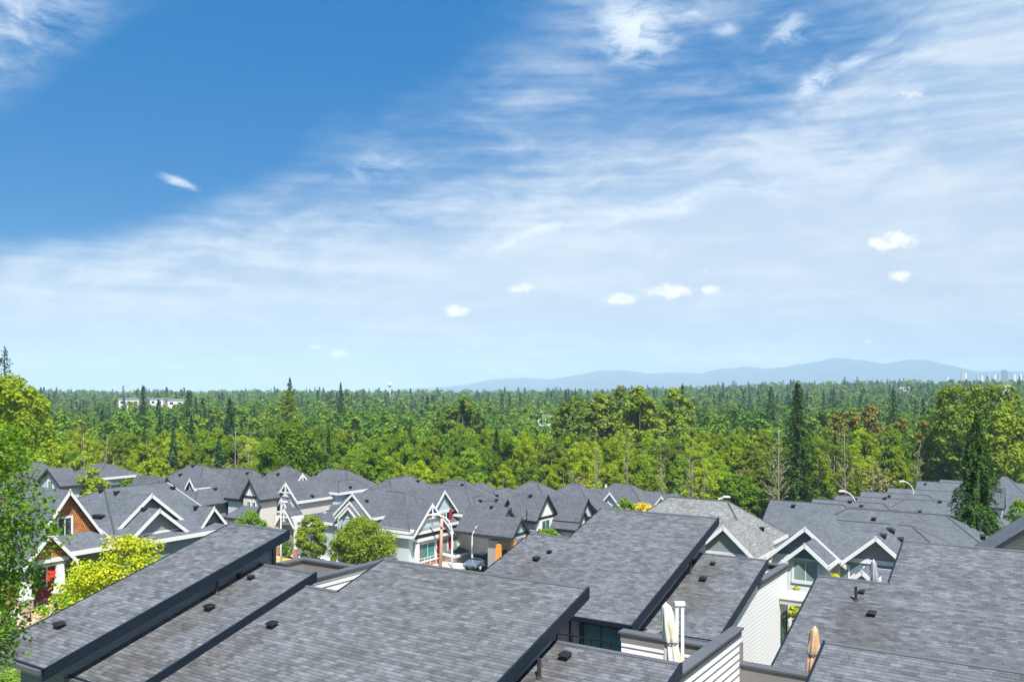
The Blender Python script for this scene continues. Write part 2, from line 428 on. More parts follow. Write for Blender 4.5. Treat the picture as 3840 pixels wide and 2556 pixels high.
def parapet(Hs, p0, p1, q0, q1, z0, zt, wm, band='panel', cap='cap', bandh=.34, ov=.07):
    b = MB(); b.box(p0, p1, q0, q1, z0, zt-bandh); b.build('parapet_wall', wm, Hs)
    b = MB(); b.box(p0-.02, p1+.02, q0-.02, q1+.02, zt-bandh+.002, zt-.07); b.build('parapet_band', band, Hs)
    b = MB(); b.box(p0-ov, p1+ov, q0-ov, q1+ov, zt-.068, zt); b.build('parapet_cap', cap, Hs)

cA, cB, cC, cE, cD, cD2, cG, cJ = -12.27, -13.14, -13.4, -14.2, -18.5, -19.75, -18.64, -13.83
def vents(roof, c, lst):
    for k, u, v in lst:
        p, q, z = onroof(u, v, c)
        if k == 'b': box_vent(roof, p, q, z, .74)
        elif k == 's': box_vent(roof, p, q, z, .55)
        else: pipe_vent(roof, p, q, z, .55)
# T1: narrow roof and lower roof at the left
T = thing('townhouse', W(-25, 18, 0), 'dark roofed townhouse at the left edge with two long narrow stepped shed roofs', 'townhouse', 'townhouses with shed roofs in front')
mA = shingle('shingle_roof_end', SH, [stain(222, 2352, cA, .7, 2.4, 1.6), stain(30, 2440, cA, 2.0, .8)])
mB = shingle('shingle_roof_low', SH, [stain(785, 2285, cB, .8, 2.4, 1.2), stain(903, 2163, cB, .9, 1.6, 1.0), stain(500, 2500, cB, 2.5, 1.2)])
r = shed(T, cA, -28.7, -25.35, 13.75, 23.2, -28.3, -25.8, 14.6, 22.9, mA, 'dsid')
vents(r, cA, [('b', 222, 2352)])
r = shed(T, cB, -25.80, -22.85, 14.8, 22.2, -25.78, -23.45, 15.4, 21.9, mB, 'gnsid')
vents(r, cB, [('p', 814, 2222), ('b', 785, 2285), ('s', 903, 2163), ('s', 941, 2170)])
b = MB(); b.box(-25.81, -25.72, 22.85, 22.98, 8, rz(cA, 22.9)-.4); b.build('corner_trim', 'cap', T)
b = MB(); b.box(-26.5, -23.45, 21.9, 25.1, 10.4, 11.6); b.build('deck', 'deck', T)
b = MB(); b.box(-26.5, -23.45, 22.0, 25.05, 0, 10.39); b.build('rear_wall', 'gsid', T)
parapet(T, -26.65, -26.45, 22.3, 25.3, 11.5, 13.0, 'taupe', 'taupe', bandh=.7, ov=.09)
parapet(T, -26.43, -23.62, 25.1, 25.3, 11.5, 12.99, 'wsid', 'taupe', bandh=.55, ov=.09)
# T2: big centre roof and the lower roof right of it
T = thing('townhouse', W(-16, 18, 0), 'townhouse with the widest grey shingle roof in the bottom centre, notched at its upper left', 'townhouse', 'townhouses with shed roofs in front')
mC = shingle('shingle_roof_centre', (.208, .209, .218), [stain(700, 2480, cC, 2.6, 1.5), stain(1020, 2350, cC, .5, 1.2, .8)])
mE = shingle('shingle_roof_side', (.212, .212, .224), [stain(2112, 2470, cE, .8, 2.6, 1.5), stain(2040, 2500, cE, .5, 3, 0)])
z1, z2, z3 = 12.6, 21.75, 24.2
polys = [[W(-23.3, z1, rz(cC, z1)), W(-21.25, z1, rz(cC, z1)), W(-21.25, z2, rz(cC, z2)), W(-23.3, z2, rz(cC, z2))],
         [W(-21.25, z1, rz(cC, z1)), W(-12.75, z1, rz(cC, z1)), W(-12.75, z3, rz(cC, z3)), W(-21.25, z3, rz(cC, z3)), W(-21.25, z2, rz(cC, z2))]]
r = slab(T, polys, mC, 'navy', .14, .36, .07, eh=.17)
vents(r, cC, [('b', 1020, 2350)])
w = MB(); w.hexa([W(-23.35, 13.3, 0), W(-14.0, 13.3, 0), W(-14.0, 21.6, 0), W(-23.35, 21.6, 0)], [W(-23.35, 13.3, rz(cC, 13.3)-.4), W(-14.0, 13.3, rz(cC, 13.3)-.4), W(-14.0, 21.6, rz(cC, 21.6)-.4), W(-23.35, 21.6, rz(cC, 21.6)-.4)])
w.hexa([W(-21.1, 21.61, 0), W(-14.0, 21.61, 0), W(-14.0, 24.0, 0), W(-21.1, 24.0, 0)], [W(-21.1, 21.61, rz(cC, 21.6)-.4), W(-14.0, 21.61, rz(cC, 21.6)-.4), W(-14.0, 24.0, rz(cC, 24.0)-.4), W(-21.1, 24.0, rz(cC, 24.0)-.4)])
w.build('wall', 'dsid', T)
b = MB()
for (a0, a1, q1) in ((-23.3, -21.25, z2), (-21.25, -12.75, z3)):
    b.hexa([W(a0, q1-.09, rz(cC, q1-.09)+.004), W(a1, q1-.09, rz(cC, q1-.09)+.004), W(a1, q1, rz(cC, q1)+.02), W(a0, q1, rz(cC, q1)+.02)],
           [W(a0, q1-.09, rz(cC, q1-.09)+.03), W(a1, q1-.09, rz(cC, q1-.09)+.03), W(a1, q1, rz(cC, q1)+.05), W(a0, q1, rz(cC, q1)+.05)])
b.build('ridge_flashing', 'cap', r)
parapet(T, -23.6, -23.4, 22.0, 27.2, 11.0, 13.0, 'wsid', 'panel', bandh=.27, ov=.08)
b = MB(); b.box(-23.38, -18.5, 24.02, 27.0, 10.6, 11.4); b.build('deck', 'deck', T)
b = MB(); b.box(-23.38, -18.5, 24.05, 27.0, 0, 10.59); b.build('rear_wall', 'gsid', T)
r = shed(T, cE-.95, -13.98, -12.95, 13, 21.6, 0, 0, 0, 0, 'sh_far', 'dsid', walls=False, gutter=False)
r = shed(T, cE, -12.9, -8.95, 13, 22.5, -12.85, -9.35, 13.6, 22.3, mE, 'dsid')
vents(r, cE, [('b', 2118, 2468), ('p', 2022, 2540), ('s', 2125, 2462)])
b = MB(); b.box(-12.85, -9.1, 22.52, 25.6, 10.2, 10.9); b.build('deck', 'deck', T)
b = MB(); b.box(-12.85, -9.34, 22.52, 28.0, 0, 10.19); b.build('rear_wall', 'gsid', T)
parapet(T, -12.2, -9.35, 25.6, 25.85, 10.2, 12.05, 'wsid', 'taupe', bandh=.34, ov=.08)
parapet(T, -9.24, -9.0, 22.55, 28.1, 2, 12.06, 'wsid', 'cap', bandh=.30, ov=.08)
b = MB(); b.box(-8.995, -8.93, 27.95, 28.12, 4, 11.6); b.build('corner_trim', 'taupe', T)
# T3: steep big roof behind, lower roof, white wall
T = thing('townhouse', W(-17, 36, 0), 'townhouse behind the centre, long roof above teal windows, tall white sided wall', 'townhouse', 'townhouses with shed roofs in front')
mD = shingle('shingle_roof_tall', (.202, .206, .218), [stain(2011, 2110, cD, 1.0, 2.6, 1.0)])
mD2 = shingle('shingle_roof_stained', (.205, .208, .220), [stain(2636, 2176, cD2, 1.3, 2.0, 1.2), stain(2673, 2116, cD2, .9, 1.6, .9), stain(2588, 2155, cD2, .7, 2.2, 1)], tint=(.2, .15, .1))
y0, y1, y2 = 31.2, 37.8, 41.4
polys = [[W(-23.2, y0, rz(cD, y0)), W(-20.9, y0, rz(cD, y0)), W(-20.9, y1, rz(cD, y1)), W(-23.2, y1, rz(cD, y1))],
         [W(-20.9, y0, rz(cD, y0)), W(-14.45, y0, rz(cD, y0)), W(-14.45, y2, rz(cD, y2)), W(-20.9, y2, rz(cD, y2)), W(-20.9, y1, rz(cD, y1))]]
r = slab(T, polys, mD, 'navy', .14, .36, .07, eh=.17)
vents(r, cD, [('b', 2011, 2100), ('s', 2060, 2073)])
b = MB()
for (a0, a1, q1) in ((-23.2, -20.9, y1), (-20.9, -14.45, y2)):
    b.hexa([W(a0, q1-.09, rz(cD, q1-.09)+.004), W(a1, q1-.09, rz(cD, q1-.09)+.004), W(a1, q1, rz(cD, q1)+.02), W(a0, q1, rz(cD, q1)+.02)],
           [W(a0, q1-.09, rz(cD, q1-.09)+.03), W(a1, q1-.09, rz(cD, q1-.09)+.03), W(a1, q1, rz(cD, q1)+.05), W(a0, q1, rz(cD, q1)+.05)])
b.build('ridge_flashing', 'cap', r)
w = MB(); w.hexa([W(-22.8, 31.9, 0), W(-14.95, 31.9, 0), W(-14.95, 37.6, 0), W(-22.8, 37.6, 0)], [W(-22.8, 31.9, rz(cD, 31.9)-.4), W(-14.95, 31.9, rz(cD, 31.9)-.4), W(-14.95, 37.6, rz(cD, 37.6)-.4), W(-22.8, 37.6, rz(cD, 37.6)-.4)])
w.hexa([W(-20.6, 37.61, 0), W(-14.95, 37.61, 0), W(-14.95, 41.1, 0), W(-20.6, 41.1, 0)], [W(-20.6, 37.61, rz(cD, 37.6)-.4), W(-14.95, 37.61, rz(cD, 37.6)-.4), W(-14.95, 41.1, rz(cD, 41.1)-.4), W(-20.6, 41.1, rz(cD, 41.1)-.4)])
w.build('wall', 'panel', T)
for i, pp in enumerate((-18.9, -18.25, -17.6, -16.95, -15.05)):
    b = MB(); b.box(pp-.035, pp+.035, 31.86, 31.898, 6.5, 10.38); b.build('batten', 'black', T)
window(T, (-16.1, 31.9, 9.2), '-D', 1.9, 1.9, 'black', 'teal', 1, .07)
window(T, (-20.1, 31.9, 9.2), '-D', 1.6, 1.9, 'black', 'teal', 1, .07)
b = MB()
for zz in (9.45, 10.0): b.box(-22, -14.9, 30.4, 30.45, zz, zz+.05)
for i in range(9): b.box(-22+i*.88, -21.95+i*.88, 30.41, 30.44, 7.9, 10.0)
b.build('balcony_railing', 'black', T)
b = MB(); b.box(-22, -14.9, 30.35, 31.88, 7.6, 7.9); b.build('balcony', 'panel', T)
b = MB(); b.hexa([W(-14.5, 31.6, 7.5), W(-14.0, 31.6, 7.5), W(-14.0, 33.1, 7.5), W(-14.5, 33.1, 7.5)], [W(-14.5, 31.6, 10.0), W(-14.0, 31.6, 10.0), W(-14.0, 33.1, 10.0), W(-14.5, 33.1, 10.0)]); b.build('bay', 'taupe', T)
r = shed(T, cD2, -14.94, -11.65, 33.2, 40.2, -14.93, -12.0, 33.6, 40.0, mD2, 'wsid4', gutter=True)
vents(r, cD2, [('s', 2603, 2107), ('s', 2673, 2116), ('p', 2588, 2150), ('b', 2636, 2176)])
b = MB(); b.box(-14.9, -12.02, 40.02, 45, 9.2, 9.6); b.build('deck', 'deck', T)
b = MB(); b.box(-14.9, -12.25, 40.02, 44.98, 0, 9.19); b.build('rear_wall', 'wsid4', T)
parapet(T, -12.2, -11.985, 40.03, 45.1, 0, 10.95, 'wsid4', 'cap', bandh=.36, ov=.08)
parapet(T, -14.6, -12.25, 44.9, 45.1, 9.6, 10.9, 'wsid', 'navy', bandh=.3, ov=.1)
b = MB(); b.box(-11.97, -10.85, 43.5, 45.6, 9.45, 9.5); b.box(-11.96, -10.9, 43.55, 45.55, 9.2, 9.449)
c_ = b.build('canopy', 'awn', T)
window(T, (-11.98, 44.3, 7.3), '+P', .9, 2.4, 'dtrim', 'glass', 0)
# T4
T = thing('townhouse', W(-3, 36, 0), 'townhouse at the right with a broad blue grey roof stepping down at its left side', 'townhouse', 'townhouses with shed roofs in front')
mG = shingle('shingle_roof_right', (.195, .204, .219), [stain(3231, 2260, cG, 1.2, 4.2, 1.8), stain(3290, 2330, cG, 1.2, 3.2, 1.2)])
y0, y1, y2 = 30.0, 37.1, 41.0
polys = [[W(-8.6, y0, rz(cG, y0)), W(-5.85, y0, rz(cG, y0)), W(-5.85, y1, rz(cG, y1)), W(-8.6, y1, rz(cG, y1))],
         [W(-5.85, y0, rz(cG, y0)), W(4, y0, rz(cG, y0)), W(4, y2, rz(cG, y2)), W(-5.85, y2, rz(cG, y2)), W(-5.85, y1, rz(cG, y1))]]
r = slab(T, polys, mG, 'navy', .14, .36, .07, eh=.17)
vents(r, cG, [('s', 3231, 2223), ('p', 3210, 2250), ('b', 3269, 2307)])
b = MB()
for (a0, a1, q1) in ((-8.6, -5.85, y1), (-5.85, 4, y2)):
    b.hexa([W(a0, q1-.09, rz(cG, q1-.09)+.004), W(a1, q1-.09, rz(cG, q1-.09)+.004), W(a1, q1, rz(cG, q1)+.02), W(a0, q1, rz(cG, q1)+.02)],
           [W(a0, q1-.09, rz(cG, q1-.09)+.03), W(a1, q1-.09, rz(cG, q1-.09)+.03), W(a1, q1, rz(cG, q1)+.05), W(a0, q1, rz(cG, q1)+.05)])
b.build('ridge_flashing', 'cap', r)
w = MB(); w.hexa([W(-8.2, 30.6, 0), W(3.6, 30.6, 0), W(3.6, 36.9, 0), W(-8.2, 36.9, 0)], [W(-8.2, 30.6, rz(cG, 30.6)-.4), W(3.6, 30.6, rz(cG, 30.6)-.4), W(3.6, 36.9, rz(cG, 36.9)-.4), W(-8.2, 36.9, rz(cG, 36.9)-.4)])
w.hexa([W(-5.5, 36.91, 0), W(3.6, 36.91, 0), W(3.6, 40.7, 0), W(-5.5, 40.7, 0)], [W(-5.5, 36.91, rz(cG, 36.9)-.4), W(3.6, 36.91, rz(cG, 36.9)-.4), W(3.6, 40.7, rz(cG, 40.7)-.4), W(-5.5, 40.7, rz(cG, 40.7)-.4)])
w.build('wall', 'panel', T)
b = MB(); b.box(-8.2, -5.52, 36.92, 40.5, 9.9, 10.3); b.build('deck', 'deck', T)
b = MB(); b.box(-8.2, -5.52, 36.92, 40.5, 0, 9.89); b.build('rear_wall', 'gsid', T)
# T5
T = thing('townhouse', W(-2, 18, 0), 'townhouse in the bottom right corner with pale blue grey shingles', 'townhouse', 'townhouses with shed roofs in front')
mJ = shingle('shingle_roof_corner', (.206, .215, .228))
r = shed(T, cJ, -5.37, 4, 12.6, 24.0, -5.0, 3.6, 13.3, 23.8, mJ, 'dsid')
b = MB(); b.box(-8.9, -5.45, 28.26, 29.9, 9.2, 9.7); b.build('deck', 'deck', T)
b = MB(); b.box(-8.9, -5.45, 28.05, 29.9, 0, 9.19); b.build('rear_wall', 'wsid', T)
parapet(T, -8.93, -6.3, 28.0, 28.24, 9.2, 10.9, 'wsid', 'taupe', bandh=.62, ov=.08)
b = MB(); b.box(-8.96, -5.02, 20.0, 28.0, 0, 5.5); b.build('carport_roof', 'deck', T)

# ------------------------------------------------------------------ closed patio umbrellas
def umbrella(x, y, z0, h, top, low, lean, cm, label, group, posts=False, r1=.19, r2=.27, pole='lamp', bunch=.45, skirt=True):
    T = thing('patio_umbrella', (x, y, z0), label, 'umbrella', group)
    rnd = random.Random(int(x*10)+5); b = MB(); n = 36; rows = 26; o = 0
    b.v = []; L_ = top-low
    for i in range(rows+1):
        t = i/rows; z = z0+top-L_*t
        base = float(np.interp(t, [0, .03, .12, .30, .44, .49, .56, 1.0], [.03, r1*.55, r1*.8, r1, r1*.98, r1*.74, r1*.95, r2]))
        for k in range(n):
            a = 2*math.pi*k/n
            rr = base*(1+.20*math.sin(a*8+t*1.2)*min(1, t*3)+.10*math.sin(a*3+t*7)+.05*math.sin(a*13-t*9))
            b.v.append((x+lean*(t)+rr*math.cos(a), y+rr*math.sin(a), z+.02*math.sin(a*5+t*9)))
    for i in range(rows):
        for k in range(n):
            j = (k+1) % n; b.f.append((i*n+k, (i+1)*n+k, (i+1)*n+j, i*n+j))
    b.f.append(tuple(range(n)))
    b.build('canopy', cm, T, smooth=True)
    s = MB(); zz = z0+top-L_*.47; xx = x+lean*.47
    s.tube([(xx+(r1*.98)*math.cos(a), y+(r1*.98)*math.sin(a), zz+.02*math.sin(3*a)) for a in [2*math.pi*k/18 for k in range(19)]], .018, 6)
    s.build('strap', 'dtrim', T)
    s = MB(); s.tube([(x+lean*.9, y, z0), (x+lean*.4, y, z0+h*.5), (x, y, z0+top+.05)], .025, 8); s.build('pole', pole, T)
    if posts:
        for dx in (.33, .50):
            s = MB(); s.xbox(x+dx-.045, x+dx+.045, y-.05, y+.05, z0, z0+h-.25+(.0 if dx > .4 else .02)); s.build('mast', 'white', T)
        s = MB(); s.xbox(x+.27, x+.57, y-.09, y+.09, z0+h-.19, z0+h-.08); s.build('mast_head', 'lamp', T)
        s = MB(); s.xbox(x-.3, x+.75, y-.45, y+.45, z0-.0, z0+.09); s.build('base', 'white', T)
    else:
        s = MB(); s.tube([(x, y, z0), (x, y, z0+.08)], [.3, .28], 16); s.build('base', 'dtrim', T)
    return T
def fabric(name, c1, c2):
    m, nt, b = mat(name); tc = N(nt, 'ShaderNodeTexCoord'); mp = N(nt, 'ShaderNodeMapping'); mp.inputs['Scale'].default_value = (3, 3, 1.1)
    nz = N(nt, 'ShaderNodeTexNoise', Scale=1.6, Detail=4.0); L(nt, tc.outputs['Object'], mp.inputs[0]); L(nt, mp.outputs[0], nz.inputs['Vector'])
    L(nt, ramp(nt, nz.outputs[0], [(.38, c1), (.62, c2)]), b.inputs['Base Color']); b.inputs['Roughness'].default_value = .9; return m
fab1 = fabric('faded_canvas', (.64, .64, .63), (.50, .47, .32)); fab2 = fabric('tan_canvas', (.42, .25, .14), (.52, .35, .22)); fab3 = fabric('grey_canvas', (.26, .27, .29), (.34, .35, .37))
x, y, z = px(2497, 2262, 25.9)
umbrella(x, y, 10.9, 2.75, z-10.9, .15, .32, fab1, 'faded cream umbrella folded beside its white mast on the deck behind the centre roof', 'closed umbrellas on the roof decks', posts=True, r1=.21, r2=.33)
x, y, z = px(3056, 2352, 27.7)
umbrella(x, y, 9.7, 2.6, z-9.7, .75, -.12, fab2, 'tan umbrella folded shut at the left end of the bottom right roof', 'closed umbrellas on the roof decks', r1=.17, r2=.21)
x, y, z = px(3276, 2100, 36)
umbrella(x, y, 10.3, 2.4, z-10.3, .5, .04, fab3, 'grey umbrella folded shut behind the step in the right hand roof', 'closed umbrellas on the roof decks', r1=.15, r2=.20, skirt=False)

# ------------------------------------------------------------------ detached houses
def house(u, v, Y, label, group='houses of the neighbourhood'):
    x, y, z = px(u, v, Y); return thing('house', (x, y, ground_z(x, y)), label, 'house', group)
def gzb(u, Y): return ground_z((u-UH)/F*Y, Y)-.4
def mainroof(Hs, u, v, Y, Ln, w, s, axis='q', hip=(1, 1), zb=None, end='near', **k):
    """ridge end at a photo point; near (q) or left (p) end unless end='far'"""
    p, q, z = pq(u, v, Y); zb = gzb(u, Y) if zb is None else zb
    eo = k.setdefault('eo', .4); ins = k.get('inset', 1.0); hw = w*1.0
    if axis == 'q':
        q0 = q if end == 'near' else q-Ln
        return wing(Hs, p-w+eo, p+w-eo, q0-(w*ins-eo if hip[0] else 0), q0+Ln+(w*ins-eo if hip[1] else 0), zb, z, s, 'q', hip=hip, **k)
    p0 = p if end == 'near' else p-Ln
    return wing(Hs, p0-(w*ins-eo if hip[0] else 0), p0+Ln+(w*ins-eo if hip[1] else 0), q-w+eo, q+w-eo, zb, z, s, 'p', hip=hip, **k)
def rvents(Hs, pts):
    VQ.extend((Hs, u, v) for (u, v, Y) in pts)
VQ = []
def place_vents():
    bpy.context.view_layer.update(); dg = bpy.context.evaluated_depsgraph_get(); hits = []
    for Hs, u, v in VQ:
        d = Vector(((u-UH)/F, 1, -(v-VH)/F)).normalized()
        ok, loc, nrm, ix, ob, mx = C.ray_cast(dg, Vector((0, 0, H)), d)
        if ok and ob.name.startswith('roof') and not ob.name.startswith('roof_vent') and abs(nrm.z) < .99: hits.append((ob, loc.copy()))
    for ob, loc in hits:
        p, q = PQ(loc.x, loc.y)
        if not ob.parent: continue
        box_vent(ob if ob.parent.type == 'EMPTY' else ob.parent, p, q, loc.z, .95, 'black')

# H1 orange shake gables, far left
Hs = house(150, 2250, 56, 'house with orange cedar shake gables and a brick pillared porch at the far left', 'houses of the neighbourhood')
g1 = 5.3
a = gP(Hs, 263, 1837, 58, 3.05, 1.38, 9.5, g1, wm='gnsid', gm='cedar', rm='sh_blue', ro=.4)
window(Hs, (a[0], a[1]-.15, a[2]-2.55), '+P', .85, 1.25, 'white', 'glassd', 1, .14)
p, q, z = pq(190, 1996, 54)
a = gP(Hs, 190, 1996, 54, 1.75, 1.13, 4.6, 8.75, wm='gnsid', gm='cedar', rm='sh_blue', ro=.4)
# lower skirt roof and porch
pw = a[0]-1.6
polys = [[W(pw-1.4, q-3.6, z-.75), W(pw+.35, q-3.9, z-1.75), W(pw+.35, q+5.6, z-1.75), W(pw-1.4, q+5.3, z-.75)]]
slab(Hs, polys, 'sh_blue', 'white')
pb = a[0]; fl = 6.1
b = MB(); b.box(pb-2.2, pb+.25, q-2.2, q+2.3, fl-.5, fl); b.build('porch_floor', 'concrete', Hs)
b = MB(); b.box(pb+.26, pb+1.6, q-2.3, q-1.1, fl-1.2, fl-.35); b.box(pb+.26, pb+.9, q-1.1, q+2.2, fl-1.2, fl-.2); b.build('steps', 'stone', Hs)
for dq in (-1.35, .8):
    b = MB(); b.box(pb-.32, pb+.32, q+dq-.32, q+dq+.32, fl-.9, fl+.85); pl = b.build('pillar', 'stone', Hs)
    b = MB(); b.hexa([W(pb+i*.26, q+dq+j*.26, fl+.95) for i, j in ((-1, -1), (1, -1), (1, 1), (-1, 1))], [W(pb+i*.19, q+dq+j*.19, 8.75) for i, j in ((-1, -1), (1, -1), (1, 1), (-1, 1))])
    b.box(pb-.36, pb+.36, q+dq-.36, q+dq+.36, fl+.86, fl+.94); b.build('column', 'white', pl)
b = MB(); b.box(pb-2.3, pb-2.22, q-1.9, q+2.0, fl, 8.9); b.build('porch_wall', 'red', Hs)
window(Hs, (pb-2.22, q+.35, fl+1.35), '+P', 1.5, 1.9, 'white', 'glassd', 1, .12)
b = MB(); b.box(pb-2.22, pb-2.16, q-1.6, q-.7, fl, fl+2.05); b.build('door', 'red', Hs)
b = MB()
for i in range(12): b.box(pb+.18, pb+.21, q-1.0+i*.19, q-.97+i*.19, fl, fl+.62)
b.box(pb+.17, pb+.22, q-1.1, q+1.2, fl+.62, fl+.68); b.build('porch_railing', 'black', Hs)
# porch bench and flower basket
x, y, z_ = W(pb-1.0, q+.4, fl)
T = thing('porch_bench', (x, y, fl), 'dark red two seat bench on the brick pillared porch', 'bench')
b = MB(); b.box(pb-1.25, pb-.75, q-.35, q+1.15, fl+.36, fl+.46); b.build('seat', 'red', T)
for d in (-.33, .44):
    b = MB(); b.hexa([W(pb-1.3, q+d, fl+.47), W(pb-1.22, q+d, fl+.47), W(pb-1.22, q+d+.69, fl+.47), W(pb-1.3, q+d+.69, fl+.47)], [W(pb-1.5, q+d, fl+1.05), W(pb-1.42, q+d, fl+1.05), W(pb-1.42, q+d+.69, fl+1.05), W(pb-1.5, q+d+.69, fl+1.05)]); b.build('backrest', 'red', T)
for d in (-.3, 1.05):
    for e in (-1.22, -.82):
        b = MB(); b.box(pb+e, pb+e+.05, q+d, q+d+.05, fl, fl+.36); b.build('leg', 'black', T)

# H2 blue grey house with three gables
Hs = house(620, 2000, 72, 'blue grey house with three white edged gables behind the yellow green tree')
kw = dict(wm='bsid', gm='dsid', rm='sh_blue', tm='white', ro=.45, eo=.4)
g2 = gzb(600, 72)
mainroof(Hs, 392, 1832, 71.5, 5.6, 8.8, .37, 'q', hip=(1, 0), zb=g2, wm='bsid', rm='sh_blue', inset=.5)
gP(Hs, 569, 1851, 68, 2.9, .82, 6, g2, beam=False, **kw)
a = gP(Hs, 599, 1907, 66.5, 2.6, .80, 6, g2, **{**kw, 'gm': 'gsid'})
window(Hs, (a[0], a[1]+.7, a[2]-3.2), '+P', 1.1, 1.1, 'white', 'glassl', 0)
a = gP(Hs, 803, 1900, 71, 2.1, 1.2, 5, g2, beam=False, **kw)
window(Hs, (a[0], a[1]+.2, a[2]-2.2), '+P', .7, .7, 'white', 'glassd', 0)
rvents(Hs, [(648, 1833, 79), (736, 1906, 77), (542, 1912, 72), (467, 1958, 69), (370, 1940, 68), (382, 1941, 68), (357, 1939, 68), (380, 1843, 73), (438, 1851, 73)])

# H3a/b dark trimmed houses behind
Hs = house(700, 1900, 108, 'dark trimmed house with a tiny triangular dormer in the back row at the left')
g3 = gzb(700, 108); dk = dict(wm='wsid4', gm='lbsid', rm='sh_far', tm='dtrim')
mainroof(Hs, 716, 1741, 110, 2.5, 5.8, .72, 'p', zb=g3, wm='gsid', tm='dtrim')
mainroof(Hs, 780, 1752, 114, 4.5, 4.5, .72, 'p', zb=g3, wm='gsid', tm='dtrim')
gP(Hs, 625, 1788, 98, 1.7, 1.5, 5, g3, **dk); gP(Hs, 594, 1805, 96, 1.7, 1.4, 4, g3, **dk)
a = gD(Hs, 711, 1794, 104, .9, 1.3, 1.6, 6.0, wm='bb', gm='bb', tm='white')
window(Hs, (a[0], a[1], a[2]-.8), '-D', .25, .3, 'dtrim', 'glassd', 0, .04)
rvents(Hs, [(724, 1749, 108), (677, 1782, 106), (784, 1754, 113)])
Hs = house(930, 1920, 102, 'white fronted house, black edged gable over paired windows, left of the first lamp')
g3 = gzb(930, 102)
mainroof(Hs, 862, 1753, 112, 4.3, 4.8, .85, 'p', zb=g3, wm='gsid', tm='dtrim')
a = gD(Hs, 935, 1796, 101, 1.75, 1.35, 2.6, g3, wm='csid', gm='bb', tm='dtrim', rm='sh_far')
for d in (-.45, .45): window(Hs, (a[0]+d, a[1], a[2]-3.2), '-D', .5, .95, 'white', 'glassd', 1, .07)
p, q = a[0], a[1]
slab(Hs, [[W(p-2.2, q-2.2, 5.0), W(p+2.2, q-2.2, 5.0), W(p+1.4, q+.2, 6.3), W(p-1.4, q+.2, 6.3)]], 'sh_far', 'dtrim')
b = MB(); b.box(p-1.9, p+1.8, q-1.9, q-.01, g3, 4.8); b.build('porch_wall', 'csid', Hs)
gP(Hs, 983, 1785, 103, 1.8, 1.5, 4, g3, wm='lbsid', gm='lbsid', tm='black')
rvents(Hs, [(928, 1776, 106), (807, 1835, 104)])

# H4 white trimmed, with king post trusses
Hs = house(1150, 2060, 105, 'white trimmed house with open trusses in its steep gables right behind the first lamp')
g4 = -.4
mainroof(Hs, 1066, 1748, 114, 1.0, 6.3, .72, 'p', zb=g4, wm='lbsid')
mainroof(Hs, 1228, 1756, 115, 3.5, 6.0, .70, 'p', zb=g4, wm='lbsid')
a = gD(Hs, 1071, 1808, 103, 2.0, 1.08, 6, g4, wm='csid', gm='bb'); truss(Hs, (a[0], a[1], a[2]), '-D', 2.0, 1.1)
a = gP(Hs, 1135, 1774, 105.5, 2.5, 1.12, 5.5, g4, wm='csid', gm='bb', beam=False); truss(Hs, (a[0], a[1], a[2]), '+P', 2.5, 1.1)
a = gD(Hs, 1055, 1867, 102.5, 2.55, 1.22, 9.0, g4, wm='bsid', gm='gsid'); truss(Hs, a, '-D', 2.5, 1.2)
p, q, z = a
b = MB(); b.box(p+.1, p+1.9, q-.03, q+.0, 0, 2.6); b.build('garage_door', 'garage', Hs)
window(Hs, (p-1.0, q, 2.6), '-D', .8, 1.1, 'white', 'glassd', 0)
a = gD(Hs, 1065, 1905, 100.8, 1.6, 1.25, 1.6, 5.0, wm='bb', gm='bb'); truss(Hs, a, '-D', 1.6, 1.2)
for d in (-1.55, 1.55):
    b = MB(); b.box(a[0]+d-.14, a[0]+d+.14, a[1]-.1, a[1]+.18, 1.3, 4.9); cc = b.build('column', 'white', Hs)
    b = MB(); b.box(a[0]+d-.25, a[0]+d+.25, a[1]-.2, a[1]+.3, g4, 1.29); b.build('pillar', 'brick', cc)
p, q, z = pq(1270, 1868, 106)
wing(Hs, p-3.2, p-.4, q+.4, q+6, g4, z+1.9, .7, 'q', hip=(1, 1), wm='lbsid')
window(Hs, (p-.4, q+2.2, 6.3), '+P', 1.0, 1.0, 'white', 'glassl', 0)
rvents(Hs, [(1044, 1780, 110), (1186, 1779, 110), (1171, 1862, 105), (1202, 1905, 104), (1313, 1829, 108)])

# H5 red shutters
Hs = house(1560, 2100, 98, 'red shuttered white trimmed corner house behind the round street tree and the wooden pole')
g5 = -.4; h5 = dict(wm='lbsid', rm='sh_far')
mainroof(Hs, 1462, 1792, 105.5, 4.0, 5.6, .70, 'q', zb=g5, wm='lbsid', eo=.45)
mainroof(Hs, 1395, 1835, 103, 5, 5.0, .70, 'p', hip=(1, 1), zb=g5, wm='lbsid')
mainroof(Hs, 1690, 1797, 109, 2.2, 5.5, .70, 'p', zb=g5, wm='lbsid')
mainroof(Hs, 1600, 1812, 109, 6, 4.5, .60, 'p', hip=(1, 1), zb=g5, wm='lbsid')
a = gD(Hs, 1321, 1849, 97.2, 2.95, .88, 6, g5, wm='lbsid', gm='gsid', beam=False)
a = gD(Hs, 1310, 1880, 96.2, 2.2, .88, 3, g5, wm='lbsid', gm='bb', beam=False)
a = gD(Hs, 1305, 1900, 95.4, 1.45, .88, 2, g5, wm='lbsid', gm='bb')
p, q, z = a
window(Hs, (p, q, z-2.5), '-D', .9, .9, 'white', 'glassl', 1)
shutter(Hs, (p-1.9, q+.94, z-2.4), '-D', .7, 1.8); shutter(Hs, (p+2.2, q+.94, z-2.4), '-D', .6, 1.6)
c5 = pq(1470, 1942, 98.5)
